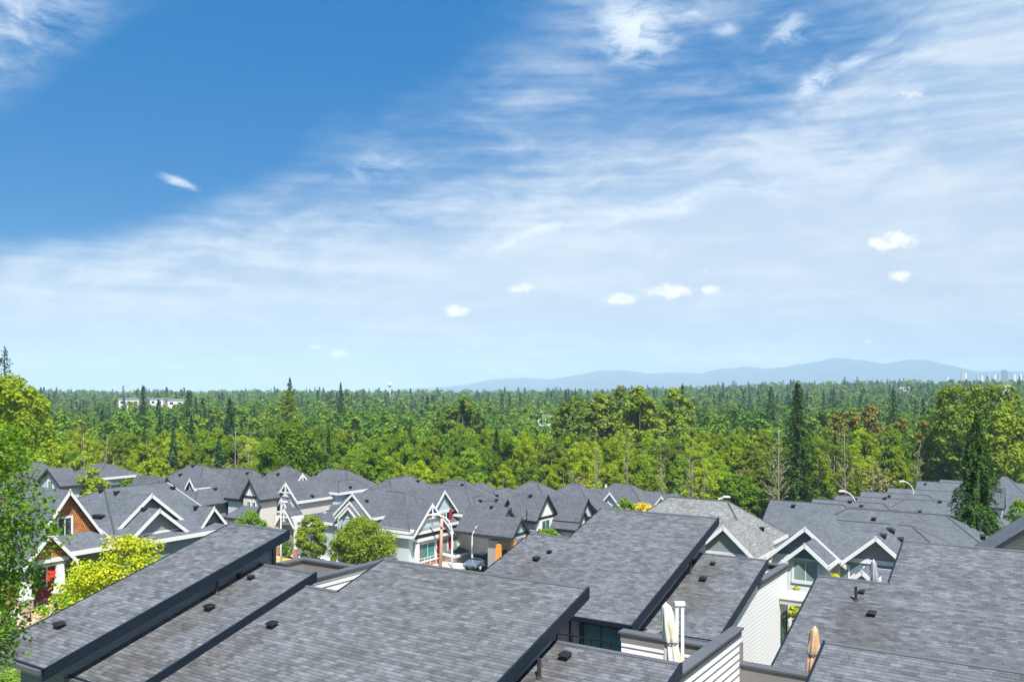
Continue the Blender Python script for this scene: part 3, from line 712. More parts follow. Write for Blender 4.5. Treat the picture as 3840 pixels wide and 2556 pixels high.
shutter(Hs, (c5[0]-2.1, c5[1]+.44, 4.1), '-D', .75, 1.6); shutter(Hs, (c5[0]-.85, c5[1]+.44, 4.1), '-D', .28, 1.6)
window(Hs, (c5[0]-1.35, c5[1]+.44, 4.1), '-D', .5, 1.0, 'white', 'glass', 0)
shutter(Hs, (c5[0]-.44, c5[1]+1.1, 4.1), '+P', 1.0, 1.6)
# lower block with wrap round skirt roof
x0, y0 = onz(1565, 2026, 3.35)[:2]; p0, q0 = PQ(x0, y0)
P1, Q0, Q1 = p0-.4, q0+.4, q0+8.9
wing(Hs, P1-5.4, P1, Q0, Q1, g5, 3.35+3.55, .74, 'p', hip=(0, 1), wm='white', rm='sh_far', eo=.4)
a = gP(Hs, 1668, 1839, 99, 2.55, 1.02, 5, 5.6, wm='bb', gm='lbsid', rm='sh_far')
p, q, z = a
window(Hs, (p, q+.1, z-3.35), '+P', 1.0, 1.35, 'white', 'glass', 1, .14)
for d in (-1.3, 1.45): shutter(Hs, (p, q+d, z-3.3), '+P', .55, 1.9)
a = gP(Hs, 1622, 1887, 95.8, 3.35, .96, 4.5, 4.6, wm='bb', gm='lbsid', rm='sh_far')
truss(Hs, a, '+P', 2.2, 1.0, 'white')
b = MB(); b.box(a[0]+.005, a[0]+.03, a[1]-.5, a[1]+.5, a[2]-1.55, a[2]-.9); b.build('gable_panel', 'red', Hs)
# porch glazing
for (d, w_) in ((1.5, 2.6), (4.1, .0)):
    if w_: window(Hs, (P1, Q0+d+.4, 1.75), '+P', 2.5, 1.9, 'white', 'teal', 1, .1)
window(Hs, (P1-2.3, Q0, 1.75), '-D', 2.6, 1.8, 'white', 'glass', 1, .1)
shutter(Hs, (P1, Q0+.45, 1.75), '+P', .35, 2.2); shutter(Hs, (P1-.72, Q0, 1.75), '-D', .25, 2.2); shutter(Hs, (P1-4.2, Q0, 1.75), '-D', .6, 2.2)
for d in (4.0, 6.2, 8.0): shutter(Hs, (P1, Q0+d, 1.8), '+P', .75, 1.9)
window(Hs, (P1, Q0+5.1, 1.8), '+P', .9, 1.7, 'white', 'glassl', 0, .1); window(Hs, (P1, Q0+7.1, 1.8), '+P', .7, 1.7, 'white', 'glassl', 0, .1)
b = MB(); b.box(P1-.05, P1+.35, Q0-.35, Q0+.05, g5, 3.0); b.build('column', 'white', Hs)
b = MB(); b.box(P1+.01, P1+.07, Q0+.1, Q1, g5, .62); b.box(P1-6, P1-.3, Q0-.07, Q0-.01, g5, .62); b.build('brick_base', 'brick', Hs)
b = MB()
for zz in (.75, 1.2): b.box(P1+.36, P1+.4, Q0-.3, Q0+4.2, zz, zz+.05); b.box(P1-5, P1-.1, Q0-.4, Q0-.36, zz, zz+.05)
for i in range(5): b.box(P1+.36, P1+.4, Q0-.2+i*1.05, Q0-.15+i*1.05, .2, 1.2); b.box(P1-5+i*1.2, P1-4.95+i*1.2, Q0-.4, Q0-.36, .2, 1.2)
b.build('railing', 'white', Hs)
# garage wing beyond
p, q, z = pq(1720, 2072, 99)
slab(Hs, [[W(p-2.6, q-1.4, z+.25), W(p+.6, q-1.4, z-.0), W(p+.6, q+1.9, z-.0), W(p-2.6, q+1.9, z+.9)]], 'sh_far', 'white')
b = MB(); b.box(p-2.5, p+.3, q-1.1, q+1.6, g5, z-.2); b.build('garage_wall', 'csid', Hs)
b = MB(); b.box(p+.301, p+.33, q-.7, q+1.2, 0, z-.6); b.build('garage_door', 'garage', Hs)
rvents(Hs, [(1375, 1880, 102), (1567, 1806, 108), (1733, 1820, 106)])

# H6 dark trimmed with orange posts
Hs = house(1850, 2100, 97, 'dark trimmed house with orange timber porch posts and a white garage door')
g6 = -.5
mainroof(Hs, 1752, 1817, 108, 3.2, 5.6, .62, 'q', zb=g6, wm='lbsid', tm='dtrim')
mainroof(Hs, 1850, 1836, 110, 3.5, 4.8, .62, 'q', zb=g6, wm='lbsid', tm='dtrim')
p, q, z = pq(1790, 1942, 101)
wing(Hs, p-3.4, p-.4, q+.4, q+5, g6, z+2.2, .8, 'q', hip=(1, 1), wm='lbsid', tm='black')
x0, y0 = onz(1850, 2003, 3.4)[:2]; p0, q0 = PQ(x0, y0)
wing(Hs, p0-8.0, p0+1.2, q0+.4, q0+8.0, g6, 3.4+3.1, .74, 'p', hip=(0, 1), wm='csid', rm='sh_far', tm='dtrim', eo=.45)
b = MB(); b.box(p0-2.6, p0-.3, q0+.36, q0+.399, 0, 2.75); b.build('garage_door', 'garage', Hs)
for d in (-.28, -2.85):
    b = MB(); b.box(p0+d, p0+d+.2, q0+.3, q0+.35, 0, 3.0); b.build('door_trim', 'white', Hs)
a = gP(Hs, 1910, 1904, 96.5, 2.8, .95, 5, 4.0, wm='lbsid', gm='lbsid', tm='dtrim')
a = gP(Hs, 1957, 1941, 92.5, 1.85, 1.02, 4.5, 3.9, wm='lbsid', gm='lbsid', tm='dtrim')
p, q, z = a
for (u_, Y_, zt_) in ((1870, 91.0, 3.5), (1926, 92.0, 3.6), (1964, 93.5, 3.9)):
    pp, qq, _ = pq(u_, 1990, Y_)
    b = MB(); b.hexa([W(pp+i*.3, qq+j*.3, 1.05) for i, j in ((-1, -1), (1, -1), (1, 1), (-1, 1))], [W(pp+i*.2, qq+j*.2, zt_) for i, j in ((-1, -1), (1, -1), (1, 1), (-1, 1))]); o = b.build('post', 'orange', Hs)
    b = MB(); b.box(pp-.4, pp+.4, qq-.4, qq+.4, g6, 1.04); b.build('post_base', 'stone', o)
b = MB(); b.box(p-3.2, p-1.8, q-1.4, q+1.4, g6, 3.6); b.build('porch_wall', 'panel', Hs)
b = MB(); b.box(p-1.79, p-1.74, q-.9, q+.2, .3, 2.5); b.build('door', 'black', Hs)
window(Hs, (p-1.8, q-1.0, 1.8), '+P', .5, 1.9, 'white', 'glassl', 0)
rvents(Hs, [(1844, 1903, 102), (1863, 1860, 104), (1800, 1880, 104)])

# H7
Hs = house(2000, 2020, 106, 'white walled house with a pyramid roof and black edged gable over a bay window')
g7 = gzb(2000, 106)
mainroof(Hs, 1985, 1804, 112, 1.2, 6.0, .66, 'p', zb=g7, wm='bb', tm='black', eo=.45)
a = gP(Hs, 2055, 1854, 100.5, 2.55, 1.1, 4, g7, wm='bb', gm='bb', tm='black')
window(Hs, (a[0], a[1], a[2]-3.9), '+P', 1.7, 1.7, 'white', 'glass', 1, .12)
a2 = gP(Hs, 1903, 1872, 104, 2.0, .9, 4, g7, wm='lbsid', gm='lbsid', tm='black')
p, q = a[0], a[1]
slab(Hs, [[W(p-6, q-5.2, 2.4), W(p+2.2, q-5.2, 2.4), W(p+1.2, q-3.1, 3.8), W(p-6, q-3.1, 3.8)], [W(p+2.2, q-5.2, 2.4), W(p+2.2, q+3, 2.4), W(p+.1, q+3, 3.8), W(p+1.2, q-3.1, 3.8)]], 'sh_far', 'black')
b = MB(); b.box(p-5.6, p+1.8, q-4.8, q-3.2, g7, 2.2); b.build('porch_wall', 'csid', Hs)
b = MB()
for i in range(3): b.box(p-5.0+i*2.1, p-4.9+i*2.1, q-3.04, q-3.0, 3.9, 6.2)
b.build('batten', 'black', Hs)
rvents(Hs, [(1990, 1861, 108), (1862, 1877, 106)])
# H8
Hs = house(2160, 2020, 108, 'dark trimmed house with two small black gables left of the tall roof')
g8 = gzb(2150, 110)
mainroof(Hs, 2140, 1811, 116, 1.2, 6.2, .66, 'p', zb=g8, wm='bb', tm='black')
mainroof(Hs, 2130, 1870, 109, 2.5, 4.6, .62, 'p', hip=(1, 0), zb=g8, wm='bb', tm='black')
gP(Hs, 2206, 1869, 102, 2.3, 1.1, 5, g8, wm='bb', gm='lbsid', tm='black'); gP(Hs, 2193, 1914, 101, 1.9, 1.1, 4, g8, wm='bb', gm='bb', tm='black')
p, q, z = pq(2165, 1965, 104)
b = MB(); b.box(p-2.2, p, q, q+3, g8, z); b.build('garage_wall', 'bb', Hs)
b = MB(); b.box(p-1.8, p-.3, q-.03, q-.003, g8+.4, z-.8); b.build('garage_door', 'garage', Hs)
# H9 a/b
Hs = house(2330, 1900, 122, 'grey roofed house with a small pale dormer gable behind the lollipop tree')
g9 = gzb(2330, 122)
mainroof(Hs, 2308, 1811, 122, 2.2, 5.6, .62, 'p', zb=g9, wm='csid', tm='dtrim')
mainroof(Hs, 2235, 1828, 124, 4, 5, .62, 'p', zb=g9, wm='csid', tm='dtrim')
gD(Hs, 2286, 1845, 114, 1.6, 1.15, 5, g9, wm='lbsid', gm='lbsid', tm='white')
b = MB(); x, y, z = px(2272, 1838, 123); b.tube([(x, y, z-1.5), (x, y, z+.1)], [.35, .3], 8); b.tube([(x, y, z+.1), (x, y, z+.95)], [.28, .05], 8); b.build('chimney', 'csid', Hs)
Hs = house(2450, 1900, 118, 'low hipped house with a white edged end gable behind the golden shrub')
g9 = gzb(2450, 118)
mainroof(Hs, 2400, 1838, 121, 3.2, 4.8, .55, 'p', zb=g9, wm='bb', tm='white')
gD(Hs, 2480, 1859, 116, 1.5, 1.25, 5, g9, wm='csid', gm='csid', tm='white')

# H10 light roof
Hs = house(2740, 2050, 64, 'house with the pale weathered shingle roof and white gutters right of the tall centre roof')
g10 = -.4; k = dict(wm='panel', rm='sh_light', tm='white')
xn, yn, zn = px(2825, 2070, 62); pn, qn = PQ(xn, yn); hw = 4.65
rzt = zn+hw*.64
wing(Hs, pn-11.5, pn-.4, qn+.4, qn+2*hw-.4, g10, rzt, .64, 'p', hip=(1, 1), wm='panel', rm='sh_light', tm='white', eo=.4, inset=.75)
a = gD(Hs, 2711, 1971, 61, 2.35, .92, 5, g10, wm='panel', gm='gsid', rm='sh_light')
window(Hs, (a[0], a[1], a[2]-2.45), '-D', 1.7, .8, 'white', 'glass', 2, .1)
rvents(Hs, [(2856, 1987, 64.5)])
# H11 blue gables
Hs = house(3150, 2060, 60, 'blue sided house with two broad white edged gables and a sliding window, at the right')
g11 = -.4; k = dict(wm='white', gm='bsid', rm='sh_blue', tm='white', ro=.5)
a = gD(Hs, 3018, 1975, 58.5, 2.65, .86, 7, g11, **{**k, 'beam': True})
a1 = gD(Hs, 3017, 2037, 56, 1.5, .86, 2, g11, **k)
window(Hs, (a1[0]-.05, a1[1], a1[2]-1.95), '-D', 1.5, 1.2, 'white', 'glassl', 1, .16)
window(Hs, (a1[0]+1.85, a[1], a1[2]-2.3), '-D', .5, 1.0, 'white', 'glassl', 0, .12)
a2 = gD(Hs, 3284, 2011, 56, 2.15, .86, 8, g11, **{**k, 'wm': 'bsid', 'gm': 'gsid'})
mainroof(Hs, 3095, 1945, 65, 6.0, 4.4, .62, 'p', hip=(1, 1), zb=g11, wm='bsid', rm='sh_blue', tm='white')
p, q, z = pq(3235, 2150, 53)
slab(Hs, [[W(p-.6, q+.2, z-.9), W(p+1.9, q+.2, z-.9), W(p+1.5, q+1.6, z+.1), W(p-.2, q+1.6, z+.1)]], 'sh_blue', 'white')
gD(Hs, 3232, 2137, 52.0, .75, .85, 1.2, 6, wm='white', gm='white', rm='sh_blue', beam=False)
rvents(Hs, [(3335, 1990, 60), (3310, 2013, 58), (3376, 2026, 57)])
# H12 right edge roof with pale gable
Hs = house(3800, 2050, 50, 'house at the right edge with a slate blue roof and a cream gable end')
p, q, z = pq(3868, 1962, 50)
wing(Hs, p-3.6, p+3.6, q, q+7, -.4, z, .80, 'q', wm='csid', gm='csid', rm='sh_blue', tm='dtrim', ro=.6)
box_vent(Hs, *pq(3686, 2012, 51)[:2], pq(3686, 2012, 51)[2]-.05, .8)

# receding row of slate roofs
row = [(2905, 1874, 85), (3062, 1870, 95), (3148, 1856, 105), (3242, 1842, 115), (3342, 1829, 125), (3450, 1803, 134), (3535, 1798, 142), (3610, 1800, 150)]
ordn = ['nearest', 'second', 'third', 'fourth', 'fifth', 'sixth', 'seventh', 'farthest']
for i, (u, v, Y) in enumerate(row):
    Hs = house(u+40, v+60, Y, ordn[i]+' house of the receding row of slate roofs at the right', 'row of slate roofed houses')
    g = gzb(u, Y)
    wd = 6.2 if i < 5 else 5.6
    mainroof(Hs, u, v, Y, 6.5+i*.4, wd, .62, 'p', hip=(0, 1), zb=g, wm='taupe', rm='sh_blue', tm='dtrim', ro=.4)
    if i in (0, 2, 3): 
        p, q, z = pq(u+75, v+22, Y-3)
        wing(Hs, p-1.5, p+3.6, q, q+5, g, z, .62, 'q', hip=(1, 1), wm='taupe', rm='sh_blue', tm='dtrim')
    p, q, z = pq(u, v, Y)
    if i == 2: gP(Hs, 3432, 1915, 88, 1.9, 1.9, 6, g, wm='taupe', gm='panel', rm='sh_blue', tm='dtrim', beam=False)
Hs = house(3480, 2010, 82, 'slate roofed house with a narrow pointed gable beside the big dark spruce')
g = gzb(3450, 82)
mainroof(Hs, 3290, 1912, 84, 6.5, 6.0, .6, 'p', hip=(1, 1), zb=g, wm='taupe', rm='sh_blue', tm='dtrim')
mainroof(Hs, 3400, 1870, 100, 6.5, 6.5, .6, 'p', hip=(1, 1), zb=g-2, wm='taupe', rm='sh_blue', tm='dtrim')
mainroof(Hs, 3180, 1905, 78, 8.0, 6.0, .6, 'p', hip=(1, 1), zb=g, wm='taupe', rm='sh_blue', tm='dtrim')
Hs = house(3760, 1850, 125, 'house with a pyramid roof right of the big dark spruce')
mainroof(Hs, 3760, 1785, 125, .5, 5.5, .9, 'p', zb=gzb(3760, 125), wm='csid', rm='sh_blue', tm='dtrim')
gP(Hs, 3768, 1828, 118, 1.4, 1.9, 4, gzb(3760, 118), wm='csid', gm='csid', rm='sh_blue', tm='dtrim', beam=False)
Hs = house(3150, 1950, 90, 'x')
bpy.data.objects.remove(Hs)
VQ.extend((None, u, v) for u, v in ((3188, 1883), (3208, 1873), (3318, 1870), (3335, 1862), (3355, 1848), (3405, 1852), (3395, 1820), (3470, 1816), (3525, 1883), (3277, 1948), (3345, 1996), (3313, 2013), (3378, 2026), (2856, 1987), (3230, 1900), (3450, 1920), (2975, 1900)))
# far left pale blue house
Hs = house(170, 1790, 100, 'pale blue house with a dark edged gable at the far left, half hidden by leaves')
g = gzb(170, 100)
mainroof(Hs, 130, 1731, 106, 1.2, 5.0, .66, 'p', zb=g, wm='lbsid', tm='dtrim')
a = gD(Hs, 177, 1757, 96, 2.7, .68, 2.0, g, wm='lbsid', gm='lbsid', tm='dtrim', beam=False)
window(Hs, (a[0]+.1, a[1], a[2]-2.0), '-D', .8, 1.1, 'white', 'glass', 1, .2)
mainroof(Hs, 262, 1763, 106, 1.2, 3.6, .5, 'p', zb=g, wm='lbsid', tm='dtrim')
p, q, z = pq(265, 1815, 98)
wing(Hs, p-1.2, p+1.0, q, q+2.4, g, z+1.0, .5, 'p', wm='bb', tm='white')
Hs = house(390, 1760, 118, 'dark roof peeking between the trees at the left end of the wood')
mainroof(Hs, 378, 1735, 118, 1.2, 3.2, .5, 'p', zb=gzb(390, 118), wm='lbsid', tm='white')

place_vents()
# ------------------------------------------------------------------ ground, street, lamps, cars
def struct(o): o['kind'] = 'structure'; return o
def ground():
    rs = [0]+[6*1.075**i for i in range(105)]; na = 160; v = [(0, 0, 0)]; f = []
    for r in rs[1:]:
        for k in range(na):
            a = 2*math.pi*k/na; x, y = r*math.cos(a), r*math.sin(a); v.append((x, y, ground_z(x, y)))
    for k in range(na): f.append((0, 1+k, 1+(k+1) % na))
    for i in range(len(rs)-2):
        for k in range(na):
            j = (k+1) % na; f.append((1+i*na+k, 1+(i+1)*na+k, 1+(i+1)*na+j, 1+i*na+j))
    me = bpy.data.meshes.new('ground'); me.from_pydata(v, [], f)
    for p in me.polygons: p.use_smooth = True
    m, nt, b = mat('ground_cover'); tc = N(nt, 'ShaderNodeTexCoord')
    n1 = N(nt, 'ShaderNodeTexNoise', Scale=.06, Detail=8.0); n2 = N(nt, 'ShaderNodeTexNoise', Scale=1.5, Detail=6.0)
    L(nt, tc.outputs['Object'], n1.inputs['Vector']); L(nt, tc.outputs['Object'], n2.inputs['Vector'])
    c = ramp(nt, n1.outputs[0], [(.3, (.03, .06, .012)), (.5, (.06, .09, .02)), (.72, (.11, .11, .035))])
    L(nt, mixc(nt, 1.0, c, ramp(nt, n2.outputs[0], [(.3, (.7, .7, .7)), (.7, (1.3, 1.3, 1.2))]), 'MULTIPLY'), b.inputs['Base Color'])
    b.inputs['Roughness'].default_value = 1
    me.materials.append(m); o = bpy.data.objects.new('ground', me); COL.objects.link(o); return struct(o)
ground()
def strip(name, p0, p1, q0, q1, z, m, n=30):
    v = []; f = []
    for i in range(n+1):
        p = p0+(p1-p0)*i/n
        for q in (q0, q1):
            x, y, _ = W(p, q, 0); v.append((x, y, max(ground_z(x, y), 0)+z))
    for i in range(n): f.append((2*i, 2*i+2, 2*i+3, 2*i+1))
    me = bpy.data.meshes.new(name); me.from_pydata(v, [], f); me.materials.append(M[m]); o = bpy.data.objects.new(name, me); COL.objects.link(o); return struct(o)
strip('road', -140, 60, 59, 66.4, .05, 'asphalt', 60)
strip('dry_verge', -90, -58, 66.7, 70.6, .06, 'dirtgrass')
strip('sidewalk', -95, 20, 71.2, 73.1, .12, 'concrete', 60)
b = MB(); b.box(-95, 20, 66.4, 66.6, -.1, .17); struct(b.build('kerb', 'concrete'))
for i, (pa, pb_, qa, qb) in enumerate(((-82, -78, 66.7, 80), (-60.5, -56, 66.7, 79), (-53, -49, 66.65, 76))):
    b = MB(); b.box(pa, pb_, qa, qb, -.05, .145); struct(b.build('driveway', 'concrete'))

def lamp(u, v, Y, reach, label, rad=.09):
    """curved arm street lamp; head at photo point (u,v), pole foot at ground; reach = metres from head to pole (sign = direction right)"""
    hx, hy, hz = px(u, v, Y); bx = hx-reach; by = hy; g = ground_z(bx, by)
    T = thing('street_lamp', (bx, by, g), label, 'street lamp', 'curved arm street lamps')
    b = MB(); pz = hz-1.9
    pts = [(bx, by, g)]+[(bx, by, g+(pz-g)*t) for t in (.5, 1)]
    for t in (.15, .3, .45, .6, .75, .9, 1.0):
        a = t*math.pi/2; pts.append((bx+reach*.86*(1-math.cos(a)), by, pz+1.85*math.sin(a)))
    rr = [rad*1.25, rad*1.05, rad*.9]+[rad*.75]*7
    b.tube(pts, rr, 10); b.build('pole', 'lamp', T, smooth=True)
    b = MB(); b.tube([(bx, by, g), (bx, by, g+.35)], [rad*2.2, rad*1.7], 10); b.build('pole_base', 'concrete', T)
    b = MB(); s = 1 if reach > 0 else -1
    b.tube([(hx-s*.5, by, hz-.02), (hx-s*.25, by, hz), (hx+s*.15, by, hz-.02), (hx+s*.35, by, hz-.05)], [.06, .13, .13, .05], 10)
    b.build('lamp_head', 'lamp', T, smooth=True)
    return T
lamp(1068, 1880, 99, .45, 'galvanised street lamp in front of the house with open gable trusses', rad=.10)
lamp(1628, 1928, 95, -2.0, 'street lamp curving left beside the wooden pole at the red shuttered house', rad=.09)
lamp(1838, 1953, 95, 2.0, 'street lamp curving right in front of the white garage door with orange posts beside it', rad=.085)
lamp(2727, 1862, 88, 1.6, 'street lamp head rising behind the pale roofed house', rad=.08)
lamp(3156, 1841, 100, -1.7, 'street lamp rising behind the row of slate roofs, nearest the pale roof', rad=.08)
lamp(3382, 1804, 122, -1.7, 'far street lamp behind the row of slate roofs, nearer the big spruce', rad=.08)
x, y, _ = px(1652, 2117, 96); x2, _, z2_ = px(1657, 1940, 96)
T = thing('utility_pole', (x, y, 0), 'bare pinkish wooden pole standing in front of the red shuttered house', 'pole')
b = MB(); b.tube([(x, y, 0), ((x+x2)/2, y, z2_/2), (x2, y, z2_)], [.19, .17, .15], 12); b.build('post', 'wood', T, smooth=True)
b = MB(); b.tube([(x2, y, z2_), (x2, y, z2_+.04)], [.17, .16], 12); b.build('cap', 'dtrim', T)

carm = {}
def carpaint(n, c):
    m = plain(n, c, .25, .03, spec=.6); m.node_tree.nodes['Principled BSDF'].inputs['Coat Weight'].default_value = .6; return m
def car(x, y, z, rot, m, label):
    T = thing('parked_car', (x, y, z), label, 'car', 'parked cars')
    cr, sr = math.cos(rot), math.sin(rot); tr = lambda a, b_, c: (x+a*cr-b_*sr, y+a*sr+b_*cr, z+c)
    prof = [(-2.2, .35), (-2.25, .75), (-2.1, 1.0), (-1.35, 1.08), (1.0, 1.0), (2.1, .82), (2.25, .6), (2.2, .35)]
    def loft(prof, ws, mm, name):
        b = MB(); n = len(prof)
        for sgn, ww in ((-1, ws), (1, ws)):
            for (a, c), w_ in zip(prof, ww): b.v.append(tr(a, sgn*w_, c))
        b.f.append(tuple(range(n))); b.f.append(tuple(n+i for i in reversed(range(n))))
        for i in range(n): j = (i+1) % n; b.f.append((i, n+i, n+j, j))
        o = b.build(name, mm, T)
        bv = o.modifiers.new('bevel', 'BEVEL'); bv.width = .06; bv.segments = 2; return o
    body = loft(prof, [.86, .9, .88, .86, .86, .82, .84, .84], m, 'body')
    loft([(-1.75, 1.02), (-1.25, 1.46), (.25, 1.48), (1.05, 1.0)], [.8, .66, .66, .8], M['glassd'], 'glasshouse')
    loft([(-1.2, 1.44), (-1.15, 1.5), (.15, 1.52), (.25, 1.46)], [.66, .6, .6, .66], m, 'car_roof')
    for a in (-1.4, 1.4):
        for sgn in (-1, 1):
            b = MB(); b.tube([tr(a, sgn*.72, .33), tr(a, sgn*.93, .33)], .33, 16); w_ = b.build('wheel', 'black', T)
            b = MB(); b.tube([tr(a, sgn*.9, .33), tr(a, sgn*.945, .33)], .2, 12); b.build('rim', 'lamp', w_)
    for sgn in (-1, 1):
        b = MB(); b.tube([tr(2.1, sgn*.62, .68), tr(2.3, sgn*.62, .66)], .12, 10); b.build('headlight', 'glassl', T)
    return T
x, y, z = onz(1800, 2128, .1); car(x, y, .15, -2.1, carpaint('paint_blue', (.10, .14, .20)), 'blue grey car parked on the drive before the white garage door')
x, y, z = onz(992, 2052, .1); car(x, y, .15, -.6, carpaint('paint_black', (.02, .02, .022)), 'black car parked left of the first lamp, half behind the long roof')

# garden fence in front of the red shuttered house's left side
x, y, _ = onz(1215, 2085, 0); p, q = PQ(x, y)
T = thing('garden_fence', (x, y, 0), 'brown board fence between the two street trees', 'fence')
b = MB(); b.box(p-1.2, p+3.2, q+.3, q+.36, .05, 1.75); b.box(p+3.2, p+3.26, q-1.0, q+.35, .05, 1.75); b.build('boards', 'fence', T)
for i in range(4):
    b = MB(); b.box(p-1.25+i*1.45, p-1.15+i*1.45, q+.2, q+.3, 0, 1.85); b.build('post', 'fence', T)
x, y, _ = onz(1340, 2092, 0); p, q = PQ(x, y)
T = thing('garden_wall', (x, y, 0), 'low brick garden wall with pale coping right of the board fence', 'wall')
b = MB(); b.box(p-1.6, p+3.4, q, q+.3, -.1, 1.35); b.build('brickwork', 'brick', T)
b = MB(); b.box(p-1.65, p+3.45, q-.06, q+.36, 1.351, 1.46); b.build('coping', 'concrete', T)
x, y, _ = onz(1385, 2100, 0)
T = thing('garden_lantern', (x, y, 0), 'small white lantern post beside the trunk of the round street tree', 'lantern')
b = MB(); b.tube([(x, y, 0), (x, y, 1.5)], [.06, .05], 8); b.build('post', 'white', T)
b = MB(); b.tube([(x, y, 1.5), (x, y, 1.56), (x, y, 1.85), (x, y, 2.0)], [.09, .16, .13, .02], 8); b.build('lamp_shade', 'white', T)

# ------------------------------------------------------------------ vegetation
rng = np.random.default_rng(7)
def quads(c, n, s, asp=.62, bend=.25, rs=rng):
    """leaf faces (bent diamond of 2 tris merged as a quad) at centres c with normals n, sizes s"""
    k = len(c); n = n/np.linalg.norm(n, axis=1, keepdims=True)
    r = rs.normal(size=(k, 3)); a = np.cross(n, r); a /= np.linalg.norm(a, axis=1, keepdims=True)+1e-9
    b = np.cross(n, a); s = s[:, None] if np.ndim(s) else s
    v = np.stack([c-a*s*.5, c+b*s*.5*asp+n*s*bend*.3, c+a*s*.5, c-b*s*.5*asp+n*s*bend*.3], 1).reshape(-1, 3)
    return v
def npmesh(name, v, m, mesh_only=True):
    k = len(v)//4; me = bpy.data.meshes.new(name)
    me.vertices.add(len(v)); me.vertices.foreach_set('co', v.astype(np.float32).ravel())
    me.loops.add(k*4); me.loops.foreach_set('vertex_index', np.arange(k*4, dtype=np.int32))
    me.polygons.add(k); me.polygons.foreach_set('loop_start', np.arange(k, dtype=np.int32)*4)
    me.update(calc_edges=True); me.validate(); me.materials.append(M[m]); return me
def unit(n, rs=rng):
    v = rs.normal(size=(n, 3)); return v/np.linalg.norm(v, axis=1, keepdims=True)
def crown_pts(h, r, base, ncl, nl, size, rs, clr=(.20, .34), shape='round', flat=.8, thin=0):
    """foliage as clumps of leaves spread through a crown volume"""
    out = []; ch = h-base; ph = rs.uniform(0, 6.28, 4)
    for i in range(ncl):
        t = rs.uniform(0, 1)**.85; a = rs.uniform(0, 2*math.pi)
        if shape == 'round': env = math.sqrt(max(.02, 1-(2*(t-.46))**2*.98))
        elif shape == 'cone': env = (1-t)**.75*.95+.08
        elif shape == 'vase': env = .45+.55*math.sin(t*math.pi*.8)
        elif shape == 'dome': env = math.sqrt(max(.02, 1-t**2.2))
        else: env = .85*math.sin(math.pi*(t*.86+.1))**.6
        env *= 1+.20*math.sin(2*a+ph[0])+.12*math.sin(3*a+ph[1]+t*4)
        rad = r*env*rs.uniform(.35, 1)**.5
        cr = r*rs.uniform(*clr)*(1-.35*t)
        c = np.array([math.cos(a)*(rad-cr*.3), math.sin(a)*(rad-cr*.3), base+ch*t*.94])
        d = unit(nl, rs); d[:, 2] = d[:, 2]*.9+.22; d /= np.linalg.norm(d, axis=1, keepdims=True)
        rr = cr*rs.uniform(.55, 1.12, (nl, 1)); q = c+d*rr*np.array([1, 1, flat])
        nn = d+rs.normal(size=(nl, 3))*.5+np.array([0, -.15, .75])
        out.append(quads(q, nn, size*rs.uniform(.6, 1.25, nl), rs=rs))
    return np.concatenate(out)
def trunk_mb(h, r0, base, r, rs, limbs=7, lean=.02, top=.8):
    b = MB(); lx, ly = rs.normal(0, lean*h, 2); n = 6
    pt = lambda t: (lx*t*t, ly*t*t, h*top*t)
    b.tube([(0, 0, -.6)]+[pt(i/n) for i in range(n+1)], [r0*1.25]+[r0*(1-.85*i/n) for i in range(n+1)], 7)
    for i in range(limbs):
        t = rs.uniform(max(.15, base/h*.8), .85)/1; a = rs.uniform(0, 6.28); s = pt(min(1, t))
        L_ = r*rs.uniform(.45, .8); e = (s[0]+math.cos(a)*L_, s[1]+math.sin(a)*L_, s[2]+L_*rs.uniform(.5, 1.1))
        m_ = ((s[0]+e[0])/2, (s[1]+e[1])/2, (s[2]+e[2])/2-.05*L_)
        b.tube([s, m_, e], [r0*.42*(1-t*.6), r0*.28*(1-t*.6), r0*.08], 5)
    return b
def conifer_pts(h, r, seed, base=1.0, nb=230, per=13, size=.5, droop=.25, irr=.3, pw=.85, gap=0, wf=.2):
    rs = np.random.default_rng(seed); out = []
    ph = rs.uniform(0, 6.28, 6)
    for i in range(nb):
        t = (i+rs.uniform(0, 1))/nb; t = t**.88; z = base+(h-base)*t; a = i*2.399963+rs.normal(0, .35)
        Lr = r*(1-t)**pw*(1-irr*rs.uniform(0, 1)+.16*math.sin(a*2+ph[0])+.13*math.sin(z*1.3+a+ph[1]))+.14
        if gap and rs.uniform() < gap: continue
        k = max(4, int(per*(.35+.8*Lr/r)*1.25)); s = rs.uniform(.12, 1, k)**.75
        w = Lr*wf*(1.05-s)*rs.normal(0, 1, k)
        x = math.cos(a)*Lr*s-math.sin(a)*w; y = math.sin(a)*Lr*s+math.cos(a)*w
        zz = z+Lr*(.20*s-droop*1.5*s*s)-np.abs(rs.normal(0, .11*r*.5, k))
        c = np.stack([x, y, zz], 1); nn = np.stack([x*.25/(Lr+.1), y*.25/(Lr+.1), np.full(k, .8)], 1)+rs.normal(size=(k, 3))*.38
        out.append(quads(c, nn, size*rs.uniform(.6, 1.25, k)*(.6+.5*(1-t)), .55, .1, rs=rs))
    k = 26; c = np.stack([rs.normal(0, .07, k), rs.normal(0, .07, k), h-rs.uniform(-.25, 1.5, k)], 1)
    out.append(quads(c, unit(k, rs), np.full(k, size*.5), rs=rs))
    return np.concatenate(out)
